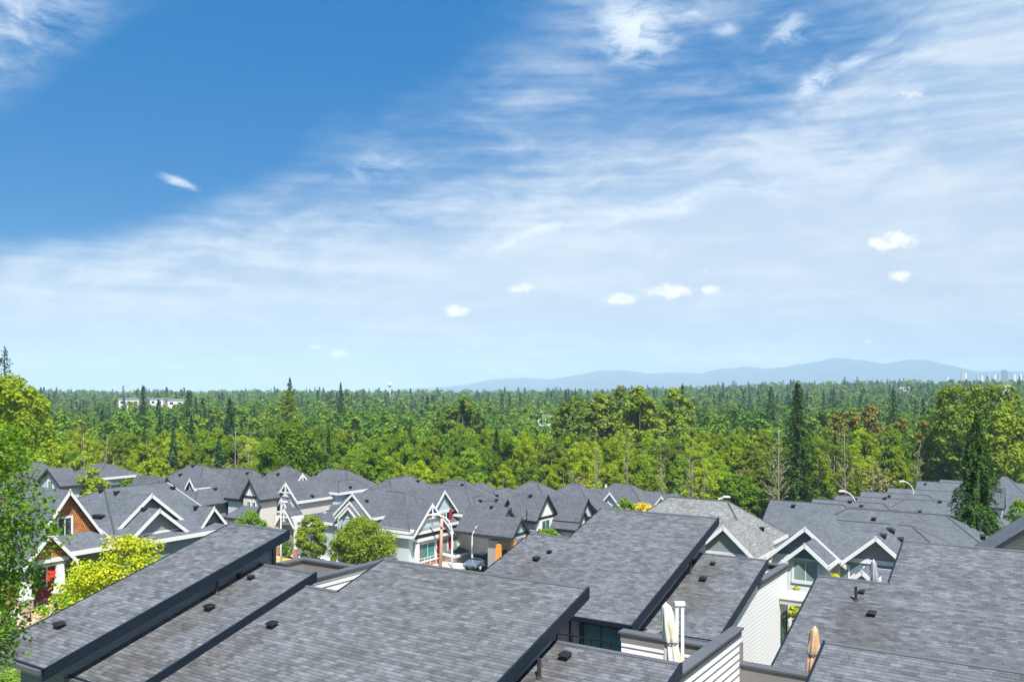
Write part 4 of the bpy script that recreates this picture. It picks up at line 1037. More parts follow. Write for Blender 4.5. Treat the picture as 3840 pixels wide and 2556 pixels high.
def bare_mb(h, seed, r0=.16, spread=.24, nb=26):
    rs = np.random.default_rng(seed); b = MB(); lx, ly = rs.normal(0, .03*h, 2)
    pt = lambda t: (lx*t*t, ly*t*t, h*t)
    b.tube([(0, 0, -.5)]+[pt(i/6) for i in range(7)], [r0*1.2]+[r0*(1-.85*i/6) for i in range(7)], 6)
    for i in range(nb):
        t = rs.uniform(.35, .98); s = pt(t); a = rs.uniform(0, 6.28); L_ = h*spread*(1.15-t)*rs.uniform(.5, 1.1)
        e = Vector((s[0]+math.cos(a)*L_, s[1]+math.sin(a)*L_, s[2]+L_*rs.uniform(.5, 1.5)))
        b.tube([s, (Vector(s)+e)/2+Vector((0, 0, .03*L_)), e], [r0*.35*(1.1-t), r0*.24*(1.1-t), .015], 4)
        for j in range(3):
            u_ = rs.uniform(.35, .9); m_ = Vector(s).lerp(e, u_); a2 = a+rs.normal(0, .8); L2 = L_*.4
            b.tube([m_, m_+Vector((math.cos(a2)*L2, math.sin(a2)*L2, L2*rs.uniform(.2, .8)))], [.03, .01], 3)
    return b

class Proto:      # shared meshes of one tree shape
    def __init__(s, kind, crown, trunk, tm='bark', h=1, r=1):
        s.kind = kind; s.crown = crown; s.h = h; s.r = r; s.trunk = None
        if trunk:
            o = trunk.build('trunk', tm, None, uv=False, smooth=True); s.trunk = o.data; bpy.data.objects.remove(o)
def plant(pr, x, y, z, sx=1, sz=1, rot=0, label=None, cat='tree', group=None, name='tree', crown='crown'):
    T = thing(name, (x, y, z), label, cat, group); T.rotation_euler = (0, 0, rot); T.scale = (sx, sx, sz)
    if pr.crown:
        c = bpy.data.objects.new(crown, pr.crown); c.parent = T; COL.objects.link(c)
    if pr.trunk:
        c = bpy.data.objects.new('trunk', pr.trunk); c.parent = T; COL.objects.link(c)
    return T

RS = lambda s: np.random.default_rng(s)
protos = dict(alder=[], maple=[], olive=[], conif=[], bare=[], thin=[])
for s in range(4): protos['alder'].append(Proto('alder', npmesh('alder_crown', crown_pts(16, 4.3, 1.0, 135, 105, .40, RS(10+s), (.16, .30), 'dome' if s % 2 else 'round'), 'alder'), trunk_mb(16, .19, 3, 3.4, RS(s), 7), 'palebark', 16, 3.9))
for s in range(3): protos['maple'].append(Proto('maple', npmesh('maple_crown', crown_pts(15, 4.8, 1.5, 125, 110, .41, RS(30+s), (.16, .30), 'dome'), 'maple'), trunk_mb(14, .26, 2, 4, RS(s+5), 7), 'bark', 14, 4.8))
for s in range(3): protos['olive'].append(Proto('olive', npmesh('olive_crown', crown_pts(17, 4.6, 2.0, 125, 100, .42, RS(50+s), (.15, .28), 'round' if s else 'vase'), 'olive'), trunk_mb(18, .24, 4, 4, RS(s+9), 8), 'palebark', 18, 4.4))
for s in range(3): protos['conif'].append(Proto('conif', npmesh('conifer_crown', conifer_pts(22, 3.7-.5*s, 70+s, 1.2, 330, 22, .55), 'conif' if s != 1 else 'conif2'), trunk_mb(22, .26, 1, 1, RS(3), 0, .002, .97), 'bark', 22, 3.7))
for s in range(3): protos['bare'].append(Proto('bare', None, bare_mb(15, 90+s, .13, .15, 46), 'palebark', 15, 3))
for s in range(2):
    protos['thin'].append(Proto('thin', npmesh('thin_crown', crown_pts(16, 2.8, 6.5, 36, 40, .5, RS(110+s), (.14, .26), 'round'), 'alder'), trunk_mb(16, .13, 6, 2, RS(s+19), 6, .02, .95), 'palebark', 16, 2.8))
drypr = Proto('dry', npmesh('dry_crown', crown_pts(13, 3.2, 4, 36, 26, .4, RS(131), (.14, .26), 'vase'), 'dry'), bare_mb(13.5, 133, .15, .28, 30), 'palebark', 13, 3)

# landmarks along the wood edge, used to say which tree is which
marks = [(0, 300, 'above the orange gabled house'), (300, 640, 'above the blue grey house'), (640, 1010, 'above the dark trimmed houses'), (1010, 1330, 'above the white trussed gables'),
         (1330, 1720, 'above the red shuttered house'), (1720, 2080, 'above the pyramid roofed white house'), (2080, 2420, 'above the two small black gables'),
         (2420, 2800, 'above the pale roofed house'), (2800, 3150, 'above the gap left of the slate row'), (3150, 3540, 'above the slate roofed row'), (3540, 3900, 'around the big dark spruce')]
kinds = {'alder': 'bright alder', 'maple': 'dense maple', 'olive': 'olive poplar', 'conif': 'dark conifer', 'bare': 'bare dead tree', 'thin': 'slender birch', 'dry': 'half dead tree'}
cats = {'conif': 'conifer'}
placed = []
rr = random.Random(11)
Yr = 139.0; row_i = 0
rows_n = ['front rank', 'second rank', 'third rank', 'fourth rank', 'fifth rank', 'sixth rank', 'seventh rank', 'eighth rank', 'ninth rank', 'tenth rank']
while row_i < 9:
    half = .63*Yr; step = 5.3+row_i*.15; x = -half+rr.uniform(0, 4)
    while x < half:
        u = UH+F*x/Yr; jx, jy = rr.uniform(-1.6, 1.6), rr.uniform(-2.6, 2.6); X, Y = x+jx, Yr+jy
        uf = UH+F*X/Y
        # the houses at the right reach deeper into the wood, those at the centre less
        ymin = 132 if uf < 900 else 130 if uf < 2500 else 120 if uf < 2860 else 150 if uf < 3400 else 163
        if uf < 330: ymin = 124
        x += step*rr.uniform(.8, 1.2)
        if Y < ymin: continue
        # species by place, following the photograph
        w_ = {'alder': 6.5, 'maple': 1.8, 'olive': 1.6, 'conif': .35, 'bare': .35, 'thin': 1.0, 'dry': .4}
        if 1000 < uf < 2000: w_.update(alder=4, maple=5, olive=.6, bare=.1, dry=.1, thin=.3)
        if uf < 1000: w_.update(dry=.8, conif=1.0, maple=2.5, bare=.6)
        if uf > 2000: w_.update(alder=5, maple=2.2, thin=2.0, olive=3, bare=.8, dry=.8)
        if uf > 2850: w_.update(dry=1.3, conif=1.4, olive=4, bare=1.0)
        if row_i > 4: w_.update(bare=.1, thin=.5, dry=.3)
        kk = rr.choices(list(w_), list(w_.values()))[0]
        placed.append([row_i, uf, kk, X, Y]); 
    Yr += 7.6; row_i += 1
cnt = {}
placed.sort(key=lambda t: (t[0], t[1]))
wordn = ['first', 'second', 'third', 'fourth', 'fifth', 'sixth', 'seventh', 'eighth', 'ninth', 'tenth', 'eleventh', 'twelfth', 'thirteenth', 'fourteenth', 'fifteenth', 'sixteenth']
for (ri, uf, kk, X, Y) in placed:
    mk = next((m_[2] for m_ in marks if m_[0] <= uf < m_[1]), None)
    if mk is None: mk = 'past the left edge' if uf < 0 else 'past the right edge'
    key = (ri, kk, mk); n = cnt[key] = cnt.get(key, 0)+1
    pr = drypr if kk == 'dry' else rr.choice(protos[kk])
    g = ground_z(X, Y); s = rr.uniform(.68, .98); sz = rr.uniform(.88, 1.06)
    if kk in ('alder', 'thin'): sz *= 1.06
    if kk == 'olive': sz *= .95
    if kk == 'maple': sz *= 1.0 if ri < 3 else 1.12
    if kk == 'conif': sz *= .85; s *= .9
    if ri == 0 and kk != 'bare': sz *= .84
    if ri == 1: sz *= .93
    if uf > 2500: sz *= .97+.05*sstep(2500, 3800, uf)
    lab = f'{kinds[kk]}, {wordn[n-1]} from left, {rows_n[ri]}, {mk}'
    plant(pr, X, Y, g, s, sz, rr.uniform(0, 6.28), lab, cats.get(kk, 'tree'), 'trees of the wood behind the houses' if kk != 'conif' else 'conifers of the wood behind the houses',
          name={'conif': 'conifer', 'bare': 'dead_tree', 'thin': 'birch_tree', 'maple': 'maple_tree', 'alder': 'alder_tree', 'olive': 'poplar_tree', 'dry': 'withered_tree'}[kk])

# single trees that stand out
def at(u, Y): return (u-UH)/F*Y, Y
def hz_at(v, Y): return H-(v-VH)/F*Y
def solo_conifer(u, Y, vtop, r, seed, label, m='conif', size=.7, nb=260, per=15, vbase=None, **k):
    x, y = at(u, Y); g = ground_z(x, y); h = hz_at(vtop, Y)-g
    pr = Proto('c', npmesh('conifer_crown', conifer_pts(h, r, seed, k.pop('base', 1.0), nb, per, size, **k), m), trunk_mb(h, .012*h, 1, 1, RS(seed), 0, .002, .97), 'bark')
    return plant(pr, x, y, g, label=label, cat='conifer', name='conifer', group=None)
solo_conifer(3662, 76, 1545, 4.6, 501, 'big dark spruce with drooping boughs standing among the slate roofs at the right', 'spruce', .27, 460, 130, droop=.40, irr=.42, pw=.78, base=.2, wf=.15)
solo_conifer(2990, 130, 1432, 4.6, 502, 'tall dark conifer rising above the wood left of the slate roofed row', 'conif', .42, 300, 60, irr=.6, pw=.66, droop=.3, base=6, wf=.15)
solo_conifer(18, 128, 1300, 3.4, 503, 'tall ragged conifer top above the big trees at the left edge', 'conif2', .55, 300, 12, irr=.5, pw=.6, gap=.25, base=10)
solo_conifer(1087, 260, 1415, 4.0, 504, 'lone pointed conifer breaking the skyline left of centre', 'conif', .9, 260, 14, pw=.8)
solo_conifer(1080, 215, 1462, 4.6, 505, 'columnar dark green tree below the lone skyline conifer', 'olive', .9, 260, 16, pw=.35, droop=0)
solo_conifer(1278, 300, 1436, 4.2, 506, 'second pointed conifer on the skyline, right of the lone one', 'conif', 1.0, 220, 13)
solo_conifer(705, 230, 1468, 3.4, 507, 'blue green narrow conifer above the blue grey house', 'conif2', .9, 220, 13, pw=.6)
solo_conifer(862, 215, 1495, 3.2, 508, 'blue green narrow conifer above the dark trimmed houses', 'conif2', .9, 220, 13, pw=.6)
solo_conifer(535, 250, 1447, 3.4, 509, 'narrow conifer beside the distant white buildings', 'conif', .9, 200, 13, pw=.7)
solo_conifer(820, 136, 1650, 3.6, 510, 'broad layered conifer at the edge of the wood behind the tiny dormer', 'conif2', .6, 260, 16, pw=.8)
solo_conifer(650, 140, 1600, 3.2, 514, 'blue green spruce among the yellow green trees above the blue grey house', 'conif2', .6, 260, 16, pw=.8)
solo_conifer(150, 122, 1690, 2.6, 515, 'small dark conifer behind the pale blue house', 'conif2', .5, 200, 14, pw=.8)
solo_conifer(2560, 250, 1440, 4.4, 511, 'pointed conifer above the pale roofed house, standing over the wood', 'conif', .9, 240, 14)
solo_conifer(2890, 230, 1450, 4.2, 512, 'dark conifer beside and left of the tallest one', 'conif2', .9, 240, 14, pw=.7)
solo_conifer(3350, 250, 1455, 4.2, 513, 'dark conifer behind the rust coloured trees', 'conif', .9, 240, 14, pw=.7)
def solo(u, Y, vtop, r, seed, m, label, ncl=60, nl=50, size=.4, base=None, shape='round', gz=None, cat='tree', name='tree', tm='bark', tr=.2, clr=(.18, .32), group=None, crown='crown', limbs=7, flat=.8):
    x, y = at(u, Y); g = ground_z(x, y) if gz is None else gz; h = hz_at(vtop, Y)-g; base = .25*h if base is None else base
    rs = RS(seed)
    pr = Proto('t', npmesh('leafy_crown', crown_pts(h, r, base, ncl, nl, size, rs, clr, shape, flat), m), trunk_mb(h, tr, base, r*.8, RS(seed+1), limbs) if tr else None, tm)
    return plant(pr, x, y, g, label=label, cat=cat, name=name, group=group, crown=crown)
solo(55, 122, 1375, 6.6, 601, 'alder', 'huge maple below the ragged conifer at the left edge', 130, 70, .62, 2, 'dome', tr=.4)
solo(-20, 112, 1400, 6.0, 602, 'alder', 'huge maple cut by the left edge of the picture', 110, 70, .62, 2, 'dome', tr=.4)
solo(110, 140, 1425, 5.0, 603, 'maple', 'large maple right of the huge one at the left edge', 90, 66, .62, 2, 'dome', tr=.4)
solo(3650, 165, 1428, 8.5, 604, 'olive', 'towering broad poplar behind the big dark spruce', 170, 70, .75, 5, 'vase', tr=.5)
solo(3770, 150, 1500, 5.5, 605, 'olive', 'broad tree right of the towering poplar', 110, 66, .66, 3, 'round', tr=.3)
for i, (u, Y, vt, r_) in enumerate(((2330, 215, 1438, 7), (2395, 205, 1440, 7), (2530, 225, 1445, 6), (2160, 210, 1478, 8), (1745, 215, 1480, 6), (2245, 212, 1462, 5))):
    solo(u, Y, vt, r_, 610+i, 'olive', ['broad crowned poplar on the skyline, left of its twin', 'broad crowned poplar on the skyline, right of its twin', 'tall poplar left of the pointed conifer over the pale roofed house', 'wide olive crowned tree above the two small black gables', 'olive crowned tree above the red shuttered house', 'small olive crown just left of the twin poplars'][i], 100, 62, .95, 4, 'round', tr=.4)
for i, (u, Y, vt, r_) in enumerate(((3130, 215, 1545, 4.2), (3190, 205, 1525, 4.8), (3262, 210, 1508, 5.2), (3385, 200, 1556, 3.2), (3460, 195, 1566, 3.8))):
    solo(u, Y, vt, r_, 630+i, 'rust', ['leftmost rust brown crown above the slate roofed row', 'rust brown crown second from the left above the slate roofed row', 'largest and highest rust brown crown above the slate roofed row', 'small rust crown left of the towering poplar', 'rust crown next to the towering poplar'][i], 60, 56, .7, 4, 'dome', tr=.3)
# bare snags in the wood, standing proud
for i, (u, vt, Y, hs) in enumerate(((1352-430+0, 1610, 134, 1), (2240, 1600, 133, 1), (2345, 1610, 131, 1), (2560, 1780, 122, .7), (2595, 1640, 128, 1), (2645, 1700, 126, .8), (2920, 1600, 124, 1.2), (320, 1620, 128, 1), (385, 1630, 129, 1), (880, 1600, 128, 1.1), (3170, 1610, 150, 1), (3430, 1650, 155, 1), (2485, 1600, 134, 1))):
    x, y = at(u, Y); g = ground_z(x, y); h = hz_at(vt, Y)-g
    pr = protos['bare'][i % 3]
    nm = ['above the dark trimmed houses', 'straight above the two small black gables', 'slightly right of the two small black gables', 'short and rising just left of the pale roof', 'tall and behind the left end of the pale roof', 'over the middle of the pale roof', 'forked and pale, below the tallest conifer', 'behind the pale blue house', 'right of the one behind the pale blue house', 'pinkish, left of the dense maple', 'behind the first slate roofs', 'left of the big spruce', 'above the golden shrub'][i]
    plant(pr, x, y, g, (.55 if i in (1, 2, 3, 4, 5, 12) else 1.0)*hs, h/15, i*1.3, 'bare dead tree standing '+nm, 'dead tree', 'bare dead trees along the wood', name='dead_tree')
# garden trees and shrubs
solo(470, 43, 1988, 3.7, 701, 'yellow', 'bushy yellow green tree behind the long left roof', 150, 110, .18, 1.2, 'dome', gz=4.0, tr=.14, clr=(.16, .28), name='yellow_tree')
solo(330, 47, 2110, 2.4, 702, 'lime', 'bright green shrub left of the yellow green tree beside the brick porch', 50, 80, .2, .8, 'dome', gz=4.8, tr=.1, name='shrub', cat='shrub')
solo(1168, 97, 1925, 1.9, 703, 'street', 'egg shaped street tree before the brown board fence', 110, 90, .24, .7, 'round', gz=0, tr=.1, name='street_tree')
solo(1355, 92.5, 1938, 3.3, 704, 'street', 'round headed street tree with a thick pale trunk', 210, 100, .24, .9, 'round', gz=0, tr=.26, name='street_tree', tm='palebark')
solo(935, 93, 1912, 2.4, 705, 'lime', 'lime green bush above the ridge of the long left roof', 60, 80, .25, 2.2, 'dome', gz=0, tr=.15, name='shrub', cat='shrub')
solo(1080, 102, 2030, .9, 706, 'lime', 'green bush at the foot of the first lamp', 30, 60, .2, .1, 'dome', gz=0, tr=0, name='shrub', cat='shrub')
solo(1250, 99, 2078, .42, 707, 'maple', 'small clipped round bush left of its twin by the sidewalk', 22, 60, .14, .05, 'dome', gz=0, tr=0, name='shrub', cat='shrub')
solo(1290, 98, 2087, .38, 708, 'maple', 'small clipped round bush right of its twin by the sidewalk', 22, 60, .14, .05, 'dome', gz=0, tr=0, name='shrub', cat='shrub')
solo(1035, 104, 2050, .8, 709, 'gold', 'rusty yellow ground shrub left of the first lamp', 24, 50, .2, .05, 'dome', gz=0, tr=0, name='shrub', cat='shrub')
solo(2052, 84, 1975, 1.9, 710, 'lime', 'lime shrub between the orange posts and the tall centre roof', 50, 70, .22, 2.6, 'dome', gz=0, tr=.12, name='shrub', cat='shrub')
solo(2343, 92, 1863, 1.35, 711, 'lime', 'lollipop tree peeking over the ridge of the tall centre roof', 50, 70, .2, 5.2, 'round', gz=0, tr=.12, name='street_tree')
solo(2412, 98, 1885, 2.3, 712, 'gold', 'golden yellow shrub over the ridge of the tall centre roof', 60, 60, .24, 4.2, 'dome', gz=0, tr=.12, name='shrub', cat='shrub')
solo(2992, 46, 2172, 1.25, 713, 'yellow', 'tall yellow green tree in the gap right of the white sided wall', 110, 90, .15, 2.0, 'round', gz=0, tr=.1, name='yellow_tree')
solo(3130, 48, 2132, 1.5, 714, 'yellow', 'yellow green shrub tips under the blue gabled house window', 50, 70, .17, 3.5, 'dome', gz=0, tr=.1, name='shrub', cat='shrub')
solo(3205, 47, 2150, 1.1, 715, 'yellow', 'yellow green shrub left of the grey umbrella', 36, 70, .17, 4, 'dome', gz=0, tr=.1, name='shrub', cat='shrub')
solo(348, 98, 1742, 3.3, 716, 'street', 'round green tree right of the pale blue house', 70, 70, .33, 1, 'dome', tr=.2)
solo(330, 84, 1838, 2.4, 717, 'yellow', 'yellow shrub above the orange gable house roof', 40, 60, .3, 1, 'dome', tr=.1, name='shrub', cat='shrub')
solo(480, 116, 1790, 4.6, 718, 'maple', 'spreading green tree behind the blue grey house roof', 90, 70, .45, 1, 'dome', tr=.25)
solo(570, 124, 1700, 4.2, 719, 'alder', 'green tree behind the blue grey house ridge', 90, 70, .45, 1, 'dome', tr=.25)
solo(1110, 134, 1582, 7.5, 720, 'maple', 'massive dark maple towering over the white trussed gables', 190, 80, .55, 1.5, 'dome', tr=.4)
solo(1400, 133, 1690, 4.8, 721, 'maple', 'dark round maple behind the red shuttered house ridge', 110, 74, .55, 1, 'dome', tr=.3)
solo(3845, 88, 1850, 2.6, 722, 'lime', 'green tree at the right edge above the cream gable', 60, 70, .28, 1, 'dome', tr=.2)
solo(60, 30, 2460, 2.6, 723, 'near', 'green shrubbery below the left end of the long roof', 60, 90, .16, .3, 'dome', gz=3.2, tr=0, name='shrub', cat='shrub')
solo(240, 49, 2235, 1.6, 724, 'lime', 'low green hedge plants at the porch steps', 30, 70, .16, .1, 'dome', gz=5.1, tr=0, name='shrub', cat='shrub')
x, y = at(192, 53.2); 
rs = RS(801); c = np.array([[x, y, 0]]); 
pr = Proto('f', npmesh('flowers', crown_pts(.55, .42, .0, 16, 40, .11, rs, (.3, .5), 'dome'), 'rust'), None)
fm_ = plain('flower_red', (.75, .05, .02), .6); pr.crown.materials[0] = fm_
zf = hz_at(2175, 53.2)
T = plant(pr, x, y, zf, label='round basket of red flowers hanging in the brick pillared porch', cat='hanging basket', name='flower_basket', crown='flowers')
b = MB(); b.tube([(x, y, zf-.12), (x, y, zf+.1)], [.12, .24], 12); b.build('basket', 'bark', T)
b = MB(); b.tube([(x, y, zf+.2), (x, y, zf+1.2)], .012, 5); b.build('chain', 'black', T)

# the near leafy tree cut by the left edge
Yn = 19.0; xt = (-230-UH)/F*Yn; gt = 2.0
T = thing('leafy_tree', (xt, Yn, gt), 'near tree whose leafy branches hang in from the left edge of the picture', 'tree')
off = np.array([xt, Yn, gt]); rs = RS(901); b = MB(); lv = []
b.tube([(xt, Yn, gt-.4), (xt+.1, Yn, 9), (xt+.05, Yn, 15), (xt, Yn, 18.6)], [.2, .16, .1, .03], 10)
tips = [(60, 1610), (95, 1665), (40, 1640), (120, 1700), (20, 1690), (90, 1730), (130, 1765), (60, 1770), (150, 1800), (110, 1840), (172, 1872), (60, 1830), (30, 1880), (120, 1900), (80, 1930), (200, 1925),
        (236, 1978), (255, 2035), (180, 1965), (215, 2000), (150, 1985), (110, 1990), (60, 1980), (20, 1960), (100, 2040), (40, 2050), (150, 2060), (180, 2085), (90, 2100), (30, 2110), (120, 2140), (70, 2160), (145, 2180), (165, 2195),
        (20, 2180), (90, 2210), (50, 2235), (20, 2250), (105, 2265), (75, 2290), (30, 2300), (95, 2330), (60, 2350), (10, 2340), (80, 2395), (40, 2400), (60, 2440), (15, 2430), (25, 2470), (0, 2500), (-10, 1750), (-20, 2000), (-10, 2150), (0, 2260), (-5, 1600), (10, 1640), (45, 1700), (70, 1600), (0, 1800), (30, 1760), (10, 2020), (0, 2080), (50, 2010), (70, 2070), (0, 2380)]
for (u, v) in tips:
    Yt = Yn+rs.uniform(-1.3, 1.3); tip = Vector(px(u, v, Yt)); st = Vector((xt+.05, Yn, min(18, tip.z+rs.uniform(-.1, .7))))
    mid = st.lerp(tip, .55)+Vector((0, 0, .12+rs.uniform(0, .12)))
    b.tube([st, mid, tip], [.028, .016, .004], 5)
    n = int(62+rs.integers(0, 50))
    for k in range(4):
        s2 = mid.lerp(tip, rs.uniform(.1, .8)); e2 = s2+Vector(rs.normal(0, .16, 3)); b.tube([s2, e2], [.006, .002], 3)
    t = rs.uniform(.25, 1.0, n)
    P_ = np.array(mid)[None]*(1-t[:, None])+np.array(tip)[None]*t[:, None]
    P_ = P_+rs.normal(size=(n, 3))*np.array([.16, .2, .12])*(.55+.7*np.sin(t*3))[:, None]
    nn = rs.normal(size=(n, 3))*.8+np.array([0, -.2, .7])
    lv.append(quads(P_-off, nn, .105*rs.uniform(.55, 1.3, n), .72, .3, rs=rs))
b.build('branches', 'bark', T, uv=False)
c = bpy.data.objects.new('leaves', npmesh('leaves', np.concatenate(lv), 'near')); c.parent = T; COL.objects.link(c)

# ------------------------------------------------------------------ the wood beyond, one mass of crowns
tpl = [crown_pts(17, 5.2, 2.0, 30, 26, .95, RS(900+i), (.22, .38), 'dome' if i % 2 else 'round') for i in range(5)]
tpl2 = [crown_pts(17, 5.6, 2.0, 13, 16, 1.7, RS(950+i), (.28, .45), 'dome' if i % 2 else 'round') for i in range(5)]
ctp = [conifer_pts(22, 4.4, 960+i, 1.0, 110, 7, 1.25, wf=.2) for i in range(4)]
ctp2 = [conifer_pts(22, 5.0, 970+i, 3.0, 50, 4, 2.3, wf=.2) for i in range(4)]
bk = {m_: [] for m_ in ('farg', 'farm', 'faro', 'farc', 'farb')}
rs = RS(4242); Y = 205.0; nt_ = 0
while Y < 1750:
    stp = 6.5+Y*.0135; half = .64*Y+10; X = -half
    while X < half:
        x, y = X+rs.normal(0, stp*.3), Y+rs.normal(0, stp*.3); X += stp*rs.uniform(.75, 1.25)
        pc = .04+.15*sstep(300, 900, y)+.06*sstep(150, 600, x)
        cl = math.sin(x*.021+1.3)*math.sin(y*.017+x*.006); hc = .5+.5*math.sin(x*.034+2*math.sin(x*.011+y*.02))
        pc += .22*cl
        g = ground_z(x, y); sz = .50+Y*.0010; kf = max(.30, min(1, (380/Y)))
        if rs.uniform() < pc:
            h = rs.uniform(14, 22)*(.86+.30*hc); v = (ctp if y < 520 else ctp2)[rs.integers(0, 4)]*np.array([1, 1, 1])*h/22
            v = v*np.array([1, 1, 1.0]); mk = 'farc' if rs.uniform() < .55 else 'farb'; wid = rs.uniform(.8, 1.3)*(1+.3*sstep(600, 1100, y))
        else:
            h = rs.uniform(12, 20)*(.86+.22*hc); v = (tpl if y < 520 else tpl2)[rs.integers(0, 5)]*h/17; wid = rs.uniform(.85, 1.35)*(1+.35*sstep(500, 1100, y))
            w_ = rs.uniform(); far = sstep(230, 750, y); mk = 'farg' if w_ < .42*(1-far)+.08 else 'faro' if w_ < .66-.25*far else 'farm'
        th = rs.uniform(0, 6.283); ct, st_ = math.cos(th)*wid, math.sin(th)*wid
        v = np.stack([v[:, 0]*ct-v[:, 1]*st_, v[:, 0]*st_+v[:, 1]*ct, v[:, 2]], 1)
        v = v+np.array([x, y, g-.5]); bk[mk].append(v); nt_ += 1
    Y += stp*.82
print('far trees', nt_)
first = None
allv = []; mi = []
for i, (m_, l) in enumerate(bk.items()):
    v = np.concatenate(l); allv.append(v); mi.append(np.full(len(v)//4, i, np.int32))
me = npmesh('forest', np.concatenate(allv), 'farg'); me.materials.clear()
for m_ in bk: me.materials.append(M[m_])
me.polygons.foreach_set('material_index', np.concatenate(mi)); me.update()
o = bpy.data.objects.new('forest', me); COL.objects.link(o)
tag(o, 'mixed wood of conifers and broad trees filling the land to the skyline', 'forest', kind='stuff')
# low brush under the near wood, closing the view between the trunks
rs = RS(77); lv = []
for i in range(1500):
    y = rs.uniform(124, 215); x = rs.uniform(-.64, .64)*y; uf = UH+F*x/y
    if y < (130 if uf < 2500 else 122 if uf < 2860 else 150 if uf < 3400 else 158): continue
    k = 60; a = unit(k, rs); a[:, 2] = np.abs(a[:, 2]); r_ = rs.uniform(1.0, 2.6)
    lv.append(quads(np.array([x, y, ground_z(x, y)])+a*r_*np.array([1, 1, 1.1]), a+rs.normal(size=(k, 3))*.5, .55*rs.uniform(.6, 1.3, k), rs=rs))
o = bpy.data.objects.new('undergrowth', npmesh('undergrowth', np.concatenate(lv), 'alder')); COL.objects.link(o)
tag(o, 'green undergrowth between the trunks of the wood', 'undergrowth', kind='stuff')

# ------------------------------------------------------------------ distant buildings
def far_block(u0, u1, v, Y, hgt, label, m='white', depth=25):
    x0, y0, z = px(u0, v, Y); x1 = px(u1, v, Y)[0]; g = ground_z(x0, Y)
    T = thing('distant_building', ((x0+x1)/2, Y, g), label, 'building', 'white buildings far off in the wood')
    b = MB(); b.xbox(x0, x1, Y, Y+depth, g-1, z); b.build('wall', m, T)
    b = MB(); b.xbox(x0-.4, x1+.4, Y-.4, Y+depth+.4, z+.003, z+.5); b.build('roof', 'panel', T)
    b = MB(); n = max(2, int((x1-x0)/4))
    for i in range(n):
        a = x0+(x1-x0)*(i+.25)/n; b.xbox(a, a+(x1-x0)/n*.45, Y-.06, Y-.01, z-2.6, z-1.2)
    b.build('windows', 'glassd', T)
for i, (u0, u1, v, Y) in enumerate(((445, 522, 1496, 520), (562, 612, 1496, 525), (628, 690, 1500, 530), (2015, 2068, 1563, 345), (3374, 3412, 1451, 900), (3748, 3790, 1443, 800))):
    far_block(u0, u1, v, Y, 8, ['long white building in the trees, leftmost of the pair left of the narrow conifer', 'white building just right of the narrow conifer on the left', 'pale building third from the left in the far trees', 'small white building peeking out of the middle of the wood', 'white building low on the right hand skyline', 'white building under the far towers at the right'][i], depth=16)
tw = [(3612, 1392, 9), (3622, 1398, 6), (3668, 1402, 8), (3684, 1408, 7), (3706, 1399, 10), (3732, 1406, 8), (3750, 1402, 9), (3768, 1388, 14), (3788, 1396, 18), (3806, 1404, 7), (3815, 1407, 8), (3830, 1401, 9), (3842, 1405, 8), (3556, 1412, 5)]
for i, (u, v, wpx) in enumerate(tw):
    Yt = 5200+(i % 3)*150; x, y, z = px(u, v, Yt); w_ = wpx/F*Yt/2; rel = 'tower in the far skyline group at the right edge'
    T = thing('high_rise', (x, y, 0), ('tallest dark ' if i == 7 else 'broadest reddish ' if i == 8 else 'leftmost lone ' if i == 13 else 'pale ')+rel, 'high rise', 'towers on the far right skyline')
    b = MB(); b.xbox(x-w_, x+w_, y, y+w_*2, 0, z); b.build('tower', 'dtrim' if i == 7 else 'taupe' if i == 8 else 'white' if i % 2 else 'panel', T)
    b = MB(); b.xbox(x-w_*.4, x+w_*.4, y+w_*.5, y+w_*1.4, z+.01, z+6); b.build('penthouse', 'panel', T)
x, y, z = px(1462, 1434, 900)
T = thing('water_tower', (x, y, 14), 'white water tower on the skyline left of the middle', 'water tower')
b = MB(); b.tube([(x, y, 5), (x, y, z-3)], [.7, .6], 10); b.build('stem', 'white', T)
b = MB(); b.tube([(x, y, z-4.5), (x, y, z-3), (x, y, z-1), (x, y, z)], [.9, 2.0, 2.0, .7], 16); b.build('tank', 'white', T, smooth=True)

